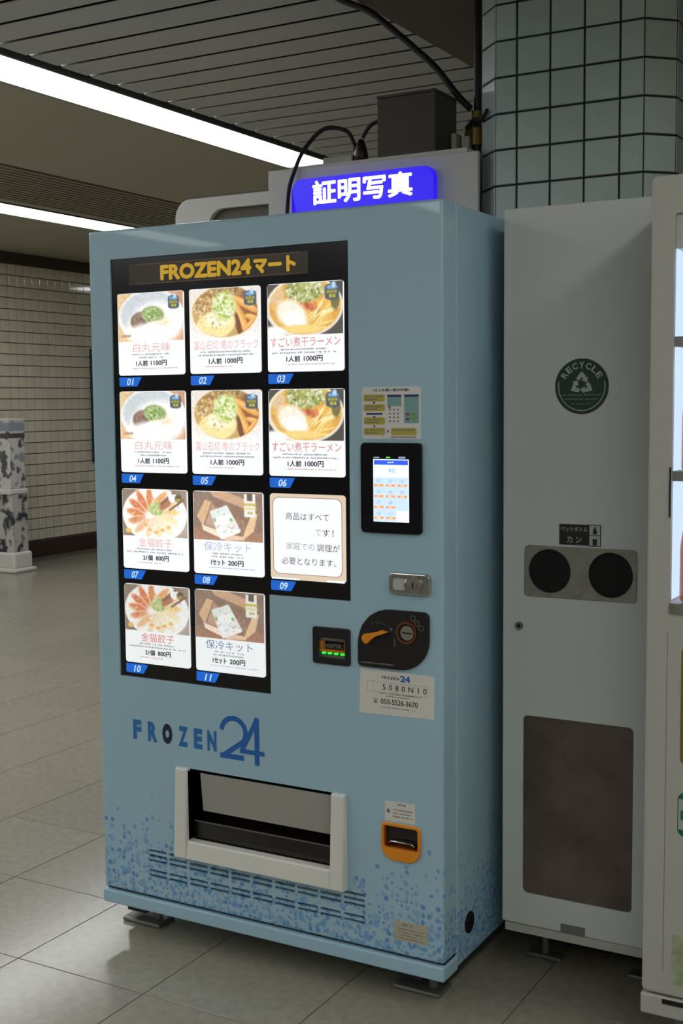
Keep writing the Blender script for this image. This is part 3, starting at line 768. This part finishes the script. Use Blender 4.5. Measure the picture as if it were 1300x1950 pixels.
# instruction sticker
Y = -.0008
st = make('instruction_sticker', G().prism(rrect(.789, .936, 1.312, 1.428, .004), Y, 0), 'pinkw', vm)
g = G(); put_text(g, '〈まとめ買い操作手順〉', .816, .908, 1.4175, 1.4245, Y-.0004, bold=.01); make('title_lettering', g, 'dinkr', st)
g = G(); gt = G(); gn = G()
for k, (a, b) in enumerate(((1.3955, 1.4115), (1.3735, 1.3895), (1.344, 1.360), (1.3205, 1.337))):
    make('step_box', G().sheet(rrect(.793, .847, a, b, .004), Y-.0003), 'yel', st)
    micro(gt, .797, .842, a+.009, b-.003, Y-.0006, seed=50+k); micro(gt, .797, .83, a+.003, a+.007, Y-.0006, seed=60+k)
make('step_box', G().sheet(rrect(.862, .925, 1.3205, 1.337, .004), Y-.0003), 'yel', st); micro(gt, .866, .92, 1.3295, 1.334, Y-.0006, seed=70); micro(gt, .862, .925, 1.3145, 1.318, Y-.0006, seed=71)
for z in (1.3945, 1.363, 1.342): gn.sheet([(.816, z), (.820, z-.005), (.824, z)], Y-.0005)
gn.rect(.80, .841, 1.366, 1.3705, Y-.0005); gn.sheet([(.853, 1.333), (.853, 1.325), (.858, 1.329)], Y-.0005)
gn.rect(.853, .888, 1.405, 1.4105, Y-.0005); gn.rect(.895, .931, 1.405, 1.4105, Y-.0005)
make('small_print', gt, 'dink2', st); make('arrow_print', gn, 'navyink', st)
make('screen_print', G().rect(.853, .888, 1.385, 1.405, Y-.0004).rect(.895, .931, 1.347, 1.405, Y-.0004), 'teal', st)
g = G(); [g.rect(.857+.010*c, .862+.010*c, 1.350+.0085*r, 1.3535+.0085*r, Y-.0005) for c in range(3) for r in range(4)]; make('keypad_print', g, 'dink2', st)
make('green_button_print', G().rect(.913, .925, 1.354, 1.370, Y-.0006), 'green2', st)
make('red_mark_print', G().rect(.899, .908, 1.364, 1.370, Y-.0006).rect(.899, .908, 1.353, 1.359, Y-.0006).rect(.856, .861, 1.380, 1.386, Y-.0006), 'redink', st)

# touch screen tablet
tb = make('tablet', G().prism(rrect(.788, .9395, 1.1005, 1.3035, .008), -.008, 0, bev=.002), 'black', vm)
Y = -.0086
sc_ = make('screen', G().prism([(.8205, 1.1265), (.9095, 1.1265), (.9095, 1.267), (.8205, 1.267)], Y, -.0075), 'scrw', tb)
make('screen_status', G().rect(.853, .863, 1.2695, 1.2725, Y), 'scrgr', tb)
make('screen_icons', G().rect(.884, .901, 1.269, 1.273, Y).rect(.8215, .836, 1.2697, 1.272, Y), 'scrg', tb)
make('screen_header', G().rect(.8225, .9075, 1.2545, 1.265, Y-.0003), 'scrb', tb)
g = G(); micro(g, .857, .873, 1.258, 1.262, Y-.0006, seed=80); make('header_print', g, 'scrw', tb)
make('screen_keys', G().rect(.8215, .9085, 1.152, 1.2265, Y-.0003).rect(.8215, .879, 1.1275, 1.152, Y-.0003), 'scrl', tb)
g = G(); put_text(g, '¥0', .858, .876, 1.236, 1.2475, Y-.0005)
for i in range(11):
    if i == 8: continue
    c, r = (i % 3, i//3) if i < 9 else (i-9, 3)
    xc, zc = .8345+.0295*c, 1.2225-.0245*r
    put_text(g, '%02d' % (i+1), xc-.0045, xc+.0045, zc-.0075, zc-.0005, Y-.0005, shear=.15)
make('screen_digits', g, 'scrg', tb)
g = G(); gw = G()
for i in range(11):
    if i == 8: continue
    c, r = (i % 3, i//3) if i < 9 else (i-9, 3)
    xc, zc = .8345+.0295*c, 1.2085-.0245*r
    make('screen_button', G().sheet(rrect(xc-.0118, xc+.0118, zc-.0025, zc+.0025, .0015), Y-.0005), 'scro', tb); micro(gw, xc-.005, xc+.005, zc-.0012, zc+.0012, Y-.0008, seed=90+i)
make('button_print', gw, 'scrw', tb)

# lock handle
lk = make('lock_handle', G().plate(rrect(.858, .960, .964, 1.013, .012), [rrect(.867, .901, .974, 1.003, .006)], -.010, 0, bev=.003), 'chrome', vm)
make('handle_grip', G().prism(rrect(.8665, .9015, .9735, 1.0035, .006), -.004, -.001), 'white', lk)
make('lock_ring', G().cyl((.924, -.016, .988), 'y', .0185, .007, 28), 'steel', lk)
make('lock_cylinder', G().cyl((.924, -.021, .988), 'y', .010, .006, 24), 'chrome', lk)
make('key_slot', G().box(.9225, .9255, -.0216, -.020, .982, .994), 'dark', lk)
g = G(); g.tube([(.905, -.012, .974), (.90, -.013, .988), (.905, -.012, 1.002)], .0022, 6); make('grip_edge', g, 'chrome', lk)

# coin mechanism
cm = make('coin_unit', G().prism(rrect(.776, .956, .791, .927, (.008, .072, .014, .082), 8), -.006, 0, bev=.002), 'blackp', vm)
g = G(); tear = [(.857, .8765), (.846, .872), (.832, .867), (.822, .864), (.814, .854), (.804, .8455), (.795, .851), (.792, .860), (.797, .868), (.808, .870), (.828, .8735), (.840, .8795)]
make('return_lever', G().prism(tear[::-1], -.020, -.006, bev=.002), 'orange', cm)
make('coin_ring', G().plate(circle(.901, .878, .0255, 36), [circle(.901, .878, .021, 36)], -.009, -.006), 'copper', cm)
make('coin_disc', G().cyl((.9045, -.011, .878), 'y', .0165, .005, 32), 'chrome', cm)
make('coin_slot', G().box(.893, .917, -.0118, -.0105, .8765, .8795), 'dark', cm)
g = G()
for k, c_ in enumerate('おつりレバー'): 
    a = math.radians(118-17*k); put_text(g, c_, .832+.036*math.cos(a)-.003, .832+.036*math.cos(a)+.003, .866+.030*math.sin(a)-.003, .866+.030*math.sin(a)+.003, -.0065, rot=a-math.pi/2)
micro(g, .783, .874, .799, .803, -.0065, seed=120)
arc_ = [(.866+.006*math.cos(math.radians(a)), .853+.011*math.sin(math.radians(a))) for a in range(-60, 61, 20)]; stroke(g, arc_, .002, -.0065)
for k, rr in enumerate((.0065, .0065, .0065)):
    cxk, czk = .917+.010*k, .912-.0105*k
    for a in range(0, 360, 30): g.sheet([(cxk+rr*math.cos(math.radians(a)), czk+rr*math.sin(math.radians(a))), (cxk+rr*math.cos(math.radians(a+30)), czk+rr*math.sin(math.radians(a+30))), (cxk+rr*.82*math.cos(math.radians(a+30)), czk+rr*.82*math.sin(math.radians(a+30))), (cxk+rr*.82*math.cos(math.radians(a)), czk+rr*.82*math.sin(math.radians(a)))], -.0065)
make('coin_print', g, 'dink2', cm)

# bill acceptor
ba = make('bill_acceptor', G().plate(rrect(.654, .754, .786, .873, .006), [[(.668, .799), (.741, .799), (.741, .850), (.668, .850)]], -.005, 0, bev=.0015), 'blackp', vm)
make('bill_recess', G().box(.664, .745, .020, .026, .797, .854), 'smoke', ba)
make('bill_guide', G().box(.668, .741, .004, .018, .840, .847).box(.668, .741, .006, .018, .799, .806), 'steeld', ba)
make('amber_window', G().box(.668, .676, .006, .016, .812, .838).box(.733, .741, .006, .016, .812, .838).box(.676, .733, .006, .016, .812, .818), mat('amber_plastic', (150, 92, 20), .3, emit=(150, 90, 16), es=.25), ba)
g = G(); put_text(g, '1000円札', .679, .731, .8225, .8345, .0035, bold=.01); make('bill_lettering', g, 'dink2', ba)
g = G(); [g.prism(rrect(xx-.0055, xx+.0055, .8085, .8125, .002), .002, .006) for xx in (.680, .696, .713, .730)]; make('green_light', g, 'led', ba)

# asset sticker
Y = -.0007
st = make('service_sticker', G().prism([(.776, .681), (.966, .685), (.968, .783), (.779, .785)], Y, 0), 'paper', vm)
g = G(); put_text(g, 'FROZEN', .835, .879, .7655, .7725, Y-.0004, bold=.03, space=1.4); make('brand_print', g, 'navyink', st)
g = G(); put_text(g, '24', .882, .907, .7625, .7775, Y-.0004, bold=.04); make('brand_numeral', g, 'logo', st)
g = G(); put_text(g, '5080N10', .837, .948, .7405, .7535, Y-.0004, space=1.7, bold=.008); put_text(g, '☎', .812, .824, .708, .7195, Y-.0004); put_text(g, '050-5526-3670', .832, .926, .7075, .720, Y-.0004, bold=.014)
make('number_print', g, 'dinkr', st)
g = G(); micro(g, .825, .935, .7305, .7335, Y-.0004, seed=130); micro(g, .845, .905, .725, .7275, Y-.0004, seed=131); micro(g, .832, .922, .699, .7015, Y-.0004, seed=132)
for a, b, c, d in ((.797, .95, .7345, .735), (.797, .95, .7575, .758), (.797, .7975, .735, .7575), (.9495, .95, .735, .7575), (.812, .8125, .735, .7575)): g.rect(a, b, c, d, Y-.0004)
make('small_print', g, 'dink2', st)

# coin return cup
cr = make('coin_return', G().plate(rrect(.833, .9325, .345, .432, (.032, .032, .010, .010)), [rrect(.839, .9265, .374, .426, (.006, .006, .006, .006))], -.006, .004, bev=.002), 'orange', vm)
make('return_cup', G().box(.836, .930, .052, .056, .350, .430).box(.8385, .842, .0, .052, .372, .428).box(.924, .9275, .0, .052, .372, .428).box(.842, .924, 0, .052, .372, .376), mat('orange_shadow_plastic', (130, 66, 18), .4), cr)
make('return_flap', G().box(.842, .924, .006, .009, .388, .427), 'smoke', cr)
g = G(); g.tube([(.852, .004, .378), (.853, -.003, .387), (.860, -.004, .390), (.908, -.004, .390), (.915, -.003, .387), (.916, .004, .378)], .0022, 8); make('flap_wire', g, 'chrome', cr)
st = make('return_sticker', G().prism([(.841, .436), (.917, .437), (.918, .484), (.841, .482)], -.0007, 0), 'paper', vm)
g = G(); micro(g, .868, .895, .474, .480, -.0011, seed=140)
for k in range(3): micro(g, .862, .912, .462-.008*k, .466-.008*k, -.0011, seed=141+k)
g.sheet(circle(.850, .459, .005, 14), -.0011); make('small_print', g, 'dink2', st)
st = make('rating_label', G().prism([(.863, .156), (.948, .158), (.950, .204), (.862, .202)], -.0008, 0), 'papery', vm)
g = G(); micro(g, .885, .91, .193, .199, -.0012, seed=150)
for k in range(4): micro(g, .872, .94, .183-.007*k, .186-.007*k, -.0012, seed=151+k)
make('small_print', g, 'dink2', st)

# ================================================================== RECYCLING BOX
bx0, bx1, by = 1.034, 1.405, .235
rb = thing('recycling_box', 'tall off-white recycling box with two round bottle and can holes', 'recycling bin', ((bx0+bx1)/2, .44, 0))
make('body', G().box(bx0+.002, bx1, by+.018, .64, .128, 1.828, bev=.004), 'white', rb)
hl = [circle(1.150, 1.003, .0515, 32), circle(1.294, 1.002, .0525, 32), rrect(1.086, 1.350, .227, .658, .012)]
make('front_door', G().plate(rrect(bx0, bx1, .148, 1.832, .004, 2), hl, by, by+.018, bev=.003), 'white', rb)
make('bottom_rail', G().box(bx0+.006, bx1, by+.004, by+.02, .124, .146, bev=.002), 'white2', rb)
sp = make('hole_plate', G().plate(rrect(1.089, 1.353, .942, 1.061, .010), [circle(1.150, 1.003, .0510, 32), circle(1.294, 1.002, .0515, 32)], by-.0035, by, bev=.001), 'steel', rb)
for cx_, cz_ in ((1.150, 1.003), (1.294, 1.002)):
    make('deposit_hole', G().cyl((cx_, by+.002, cz_), 'y', .0513, .0015, 32), 'dark', sp)
wn = make('smoked_window', G().prism(rrect(1.0862, 1.3498, .2272, .6578, .012), by+.004, by+.0175), 'smokew', rb)
make('door_notch', G().prism([(1.182, .149), (1.241, .149), (1.241, .170), (1.182, .170)], by-.0015, by), 'steeld', rb)
kl = make('key_lock', G().cyl((1.076, by-.005, .870), 'y', .0095, .005, 20), 'steeld', rb)
make('key_slot', G().cyl((1.076, by-.0056, .870), 'y', .004, .001, 14), 'dark', kl)
for fx in (1.085, 1.345):
    for fy in (.40, .59):
        p = make('foot', G().box(fx-.045, fx+.045, fy-.02, fy+.02, 0, .012, bev=.004), 'steeld', rb)
        make('foot_bolt', G().cyl((fx, fy, .012), 'z', .011, .12, 12), 'steeld', p)
make('base_frame', G().box(bx0+.02, bx1-.01, .45, .63, .02, .13), 'dark', rb)
# round recycle sticker
Y = by-.0008
rs = make('recycle_sticker', G().prism(circle(1.2225, 1.4255, .0625, 48), Y, by), 'recgr', rb)
g = G(); ring = [(1.2225+.054*math.cos(math.radians(a)), 1.4255+.054*math.sin(math.radians(a))) for a in range(168, 373, 6)]
stroke(g, ring, .0022, Y-.0004)
for k, c_ in enumerate('RECYCLE'):
    a = math.radians(90+58-58/3*k); xx, zz = 1.2225+.0475*math.cos(a), 1.4255+.0475*math.sin(a)
    put_text(g, c_, xx-.0062, xx+.0062, zz-.0072, zz+.0072, Y-.0005, bold=.03, rot=a-math.pi/2)
for k in range(3):                                       # three folded chasing arrows
    def cnr(i): a = math.radians(90-120*i); return Vector((1.2225+.0255*math.cos(a), 1.4305+.0255*math.sin(a)))
    c0, c1, c2 = cnr(k-1), cnr(k), cnr(k+1)
    pts_ = [c1.lerp(c0, t) for t in (.40, .22)]+[c1.lerp(c0, .08).lerp(c1.lerp(c2, .08), .5)]+[c1.lerp(c2, t) for t in (.22, .36)]
    stroke(g, [tuple(p) for p in pts_], .0088, Y-.0005)
    dv = (c2-c1).normalized(); nv = Vector((-dv.y, dv.x)); b_ = c1.lerp(c2, .34)
    g.sheet([tuple(b_-nv*.0085), tuple(b_+dv*.0105), tuple(b_+nv*.0085)], Y-.0006)
make('recycle_symbol', g, 'recw', rs)
g = G(); micro(g, 1.179, 1.266, 1.4045, 1.4085, Y-.0004, seed=160); micro(g, 1.184, 1.261, 1.395, 1.399, Y-.0004, seed=161); micro(g, 1.20, 1.245, 1.3845, 1.388, Y-.0004, seed=162)
make('small_print', g, 'dink2', rs)
# bottle and can plate
lp = make('sorting_label', G().prism([(1.1725, 1.066), (1.2415, 1.066), (1.2415, 1.1135), (1.1725, 1.1135)], Y, by), 'bplate', rb)
g = G(); put_text(g, 'ペットボトル', 1.1755, 1.2395, 1.0965, 1.1085, Y-.0004, bold=.012); put_text(g, 'カン', 1.190, 1.226, 1.0715, 1.0865, Y-.0004, bold=.012, space=1.3)
for a in (1.0905, 1.0665): g.rect(1.2435, 1.2685, a, a+.0225, Y-.0002)
make('label_lettering', g, 'recw', lp)
g = G(); g.sheet([(1.252, 1.0925), (1.261, 1.0925), (1.261, 1.101), (1.2585, 1.105), (1.2585, 1.109), (1.2545, 1.109), (1.2545, 1.105), (1.252, 1.101)], Y-.0006)
g.rect(1.2515, 1.2615, 1.067, 1.082, Y-.0006); make('label_pictogram', g, 'bplate', lp)
make('label_frame', G().plate([(1.2415, 1.0645), (1.2705, 1.0645), (1.2705, 1.1145), (1.2415, 1.1145)], [[(1.2435, 1.0905), (1.2685, 1.0905), (1.2685, 1.113), (1.2435, 1.113)], [(1.2435, 1.0665), (1.2685, 1.0665), (1.2685, 1.089), (1.2435, 1.089)]], Y, by), 'bplate', lp)

# ================================================================== DRINKS MACHINE ON THE RIGHT
mx0, mx1 = 1.440, 2.43
dm = thing('drinks_machine', 'white drinks vending machine with a bright lit display window', 'vending machine', ((mx0+mx1)/2, .35, 0))
make('cabinet', G().box(mx0+.004, mx1-.004, .10, .74, .10, 1.83, bev=.006), 'white2', dm)
win = rrect(1.488, 2.29, .986, 1.757, .006)
make('door', G().plate(rrect(mx0, mx1, .168, 1.832, .012, 3), [win, rrect(1.60, 2.15, .26, .44, .01)], 0, .10, bev=.006), 'white2', dm)
make('kick_plate', G().box(mx0-.002, mx1, 0, .09, .120, .164, bev=.004), 'white2', dm)
make('kick_slot', G().box(1.484, mx1-.06, -.0015, .002, .150, .160), 'dark', dm)
make('door_groove', G().box(1.484, 1.4852, -.0004, .002, .22, .93), 'dink2', dm)
make('display_back', G().box(1.483, 2.295, .094, .099, .98, 1.76), 'glow', dm)
make('display_wall', G().box(1.485, 1.488, .012, .094, .987, 1.690).box(2.29, 2.293, .012, .094, .987, 1.690), 'glow', dm)
make('display_hood', G().box(1.489, 2.289, .008, .09, 1.690, 1.756), 'white2', dm)
for z in (1.498, 1.232):
    make('shelf', G().box(1.489, 2.289, .004, .09, z, z+.020), 'steeld', dm)
make('display_sill', G().box(1.488, 2.29, -.004, .012, .966, .987), 'steel', dm)
make('display_glass', G().box(1.489, 2.289, .001, .004, .988, 1.755), 'glass', dm)
make('handle_strip', G().box(1.4845, 1.4875, -.003, .0, 1.16, 1.26), 'blackp', dm)
make('poster', G().prism(rrect(1.5135, 2.2, .66, .902, .012), -.0012, 0), 'olive', dm)
gs = make('eco_sticker', G().prism(rrect(1.510, 1.64, .510, .602, .016), -.0010, 0), 'grn', dm)
make('sticker_field', G().rect(1.512, 1.638, .525, .588, -.0014), 'recw', gs)
make('sticker_mark', G().rect(1.5165, 1.56, .545, .565, -.0017), 'grn', gs)
make('notice_sticker', G().prism([(1.503, .195), (1.585, .195), (1.585, .301), (1.503, .301)], -.0010, 0), 'pastel', dm)
dp = make('dispense_flap', G().box(1.60, 2.15, .03, .04, .255, .445), 'smoke', dm)
for fx in (1.50, 2.36):
    for fy in (.09, .66): make('foot', G().cyl((fx, fy, 0), 'z', .03, .012, 20).cyl((fx, fy, .012), 'z', .012, .115, 14), 'steeld', dm)
# dummy bottles behind the glass
bot = [('blue-capped water bottle on the top shelf of the lit display', (170, 200, 235), (40, 80, 190), 1.518), ('white-capped orange juice bottle on the middle shelf of the lit display', (232, 150, 70), (235, 230, 225), 1.252), ('red-capped orange drink bottle on the lowest shelf of the lit display', (214, 84, 36), (190, 40, 30), .9875)]
for lb, c1, c2, zb in bot:
    mb = mat('bottle_dummy', c1, .25); mc = mat('bottle_cap', c2, .35)
    src = None
    for k in range(9):
        bxp = 1.526+.085*k
        if src is None:
            t = thing('drink_bottle', lb, 'bottle', (bxp, .034, zb), 'dummy drinks: '+lb.split(' on ')[1])
            hs = .165 if zb > 1.5 else .19
            a = make('bottle_body', G().lathe((bxp, .034, zb), [(.022, 0), (.027, .006), (.027, hs*.55), (.026, hs*.62), (.022, hs*.76), (.0125, hs*.86), (.0125, hs*.9)], 18), mb, t)
            b = make('cap', G().cyl((bxp, .034, zb+hs*.88), 'z', .0145, hs*.1, 16), mc, t)
            src = (t, [a, b])
        else:
            t = src[0].copy(); COL.objects.link(t); t.location.x = bxp
            for q in src[1]: z_ = q.copy(); COL.objects.link(z_); z_.parent = t

# ================================================================== PHOTO BOOTH BEHIND THE FREEZER MACHINE
pb = thing('photo_booth', 'white ID photo booth with rounded top behind the blue vending machine', 'photo booth', (.1, 1.3, 0))
make('body', G().plate(rrect(-.475, .655, 0, 2.084, (0, 0, .05, .062)), [rrect(-.335, -.03, .9, 2.043, (.02, .02, .01, .055))], 1.0, 1.02, bev=.003), 'boothw', pb)
make('shell', G().prism(rrect(-.470, .650, 0, 2.080, (0, 0, .05, .062)), 1.075, 1.75), 'boothw', pb)
make('black_edge', G().prism(rrect(-.483, .657, 0, 2.092, (0, 0, .05, .066)), 1.022, 1.075), 'blackp', pb)
make('recess_panel', G().box(-.34, -.02, 1.0195, 1.0218, .89, 2.05), 'boothd', pb)
hs = make('sign_housing', G().box(-.012, .655, .885, .998, 1.80, 2.112), 'boothw', pb)
make('sign_board', G().prism([(-.013, 1.80), (.697, 1.80), (.697, 2.106), (-.013, 2.118)], .870, .884, bev=.002), 'boothw', pb)
make('roof_plate', G().box(.05, .65, .90, 1.45, 2.113, 2.126), 'boothw', pb)
ls = make('lit_sign', G().prism(rrect(.088, .569, 1.93, 2.0765, .034), .846, .870, bev=.002), 'signb', pb)
g = G(); stamp(g, '証明写真', .162, .502, 1.994, 2.067, .8452, .0022); make('sign_lettering', g, 'signw', ls)

# things standing on the booth roof
ub = thing('control_box', 'dark grey-brown metal control box on top of the photo booth', 'box', (.45, 1.04, 2.126))
make('box_body', G().box(.342, .535, .93, 1.085, 2.1262, 2.306, bev=.003), 'boxg', ub)
make('box_lid', G().box(.340, .537, .928, 1.087, 2.306, 2.314, bev=.002), 'boxg', ub)
make('box_foot', G().box(.560, .575, .99, 1.03, 2.1262, 2.19), 'white2', ub)
cv = lambda pts, n=6: [tuple(sum(c) for c in zip(*[tuple(w_*v for v in p) for w_, p in zip((.5*(-t+2*t*t-t**3), .5*(2-5*t*t+3*t**3), .5*(t+4*t*t-3*t**3), .5*(-t*t+t**3)), (pts[max(i-1, 0)], pts[i], pts[i+1], pts[min(i+2, len(pts)-1)]))])) for i in range(len(pts)-1) for t in [k/n for k in range(n)]]+[pts[-1]]
pg = thing('cable_junction', 'small pale plug box with a black plug beside the control box', 'plug', (.22, .95, 2.126))
make('socket_box', G().box(.150, .255, .93, 1.0, 2.1262, 2.152, bev=.003), 'white2', pg)
make('plug', G().lathe((.278, .945, 2.126), [(.018, 0), (.022, .02), (.016, .05), (.008, .07)], 14), 'blackp', pg)
tag(make('power_cable', G().tube(cv([(.085, .812, 1.90), (.083, .825, 1.976), (.079, .845, 2.051), (.090, .855, 2.099), (.112, .865, 2.155), (.129, .89, 2.196), (.155, .91, 2.228), (.181, .93, 2.24), (.231, .94, 2.225), (.252, .945, 2.19), (.258, .945, 2.168)]), .0065, 8), 'rubber'), 'black power cable looping up from behind the blue machine to a plug', 'cable')
tag(make('power_cable', G().tube(cv([(.284, .945, 2.20), (.295, .95, 2.222), (.312, .955, 2.240), (.339, .96, 2.249)]), .006, 8), 'rubber'), 'short black cable curving from the plug behind the control box', 'cable')
# conduit and hanging cable by the column
cp = thing('conduit', 'dark vertical conduit with brass fittings between photo booth and tiled column', 'conduit', (.628, 1.03, 2.126))
make('pipe', G().cyl((.628, 1.03, 2.127), 'z', .012, 2.62-2.127, 14), 'blackp', cp)
make('fitting', G().cyl((.628, 1.03, 2.155), 'z', .021, .05, 16).cyl((.628, 1.03, 2.225), 'z', .018, .03, 16), 'brass', cp)
make('fitting', G().lathe((.598, 1.05, 2.127), [(.015, 0), (.02, .03), (.02, .07), (.01, .1)], 12), 'brass', cp)
make('bracket', G().box(.592, .612, 1.0, 1.02, 2.127, 2.18), 'white2', cp)
tag(make('hanging_cable', G().tube(cv([(.06, 1.0, 2.745), (.12, 1.0, 2.685), (.183, 1.0, 2.64), (.275, 1.0, 2.594), (.347, 1.0, 2.536), (.427, 1.0, 2.465), (.506, 1.0, 2.39), (.574, 1.0, 2.304), (.615, 1.005, 2.26)]), .010, 8), 'rubber'), 'thick black cable sloping down from the ceiling to the conduit', 'cable')
tag(make('tie_cable', G().tube(cv([(.600, 1.01, 2.205), (.628, 1.0, 2.225), (.655, .965, 2.215), (.685, .925, 2.205), (.715, .895, 2.222)]), .006, 8), 'rubber'), 'short black lead tied from the conduit to the tiled column', 'cable')

# ================================================================== FAR LEFT
ds = thing('display_stand', 'white printed display stand with dark mottled pictures by the tiled wall', 'display stand', (-5.6, 5.23, 0))
def blot(name, a, b, c, sc):
    m = mat(name, a, .5); nt = m.node_tree; N = nt.nodes.new; L = nt.links
    tc = N('ShaderNodeTexCoord'); n = N('ShaderNodeTexNoise'); n.inputs['Scale'].default_value = sc; n.inputs['Detail'].default_value = 3
    L.new(tc.outputs['Object'], n.inputs['Vector']); r = N('ShaderNodeValToRGB'); L.new(n.outputs['Fac'], r.inputs[0])
    e = r.color_ramp.elements; e[0].position = .40; e[0].color = lin(c)+(1,); e[1].position = .47; e[1].color = lin(a)+(1,)
    q = e.new(.60); q.color = lin(a)+(1,); q = e.new(.66); q.color = lin(b)+(1,)
    L.new(r.outputs[0], nt.nodes['Principled BSDF'].inputs['Base Color']); return m
up = make('upper_panel', G().box(-5.84, -5.338, 5.14, 5.32, .70, 1.285, bev=.006), blot('mottled_print', (205, 202, 196), (150, 150, 156), (84, 84, 92), 9), ds)
make('printed_band', G().box(-5.842, -5.3365, 5.138, 5.322, 1.185, 1.255), mat('blue_grey_print', (140, 150, 158), .5), ds)
make('printed_band', G().box(-5.842, -5.3365, 5.138, 5.322, 1.125, 1.165), mat('dark_band_print', (78, 76, 80), .5), ds)
make('top_cap', G().box(-5.845, -5.334, 5.136, 5.324, 1.27, 1.29), 'paper', ds)
make('shelf_lip', G().box(-5.86, -5.320, 5.115, 5.33, .655, .70, bev=.01), 'paper', ds)
make('lower_panel', G().box(-5.84, -5.325, 5.14, 5.32, .17, .655, bev=.006), blot('dark_mottled_print', (190, 188, 182), (90, 88, 90), (60, 60, 64), 7), ds)
make('stand_base', G().box(-5.86, -5.300, 5.12, 5.34, .03, .17, bev=.02), 'paper', ds)
make('stand_foot', G().box(-5.86, -5.275, 5.10, 5.36, 0, .035, bev=.012), 'paper', ds)
nb = thing('notice_frame', 'dark blue edged notice frame hung on the tiled wall', 'frame', (XW+.02, 7.3, .84))
g = G(); g.box(XW+.0045, XW+.035, 6.86, 6.90, .84, 1.935); g.box(XW+.0045, XW+.035, 7.72, 7.76, .84, 1.935); g.box(XW+.0045, XW+.035, 6.90, 7.72, .84, .88); g.box(XW+.0045, XW+.035, 6.90, 7.72, 1.895, 1.935)
make('frame', g, mat('dark_blue_frame', (40, 56, 74), .5), nb)
make('sheet', G().box(XW+.0045, XW+.02, 6.90, 7.72, .88, 1.895), 'paper', nb)

# joined print that is too small to pick apart
for o in bpy.data.objects:
    if o.name.split('.')[0] in ('small_print', 'ingredient_print', 'arrow_print', 'keypad_print', 'button_print', 'header_print', 'screen_icons', 'screen_digits', 'red_mark_print', 'coin_print', 'screen_print'): o['kind'] = 'stuff'
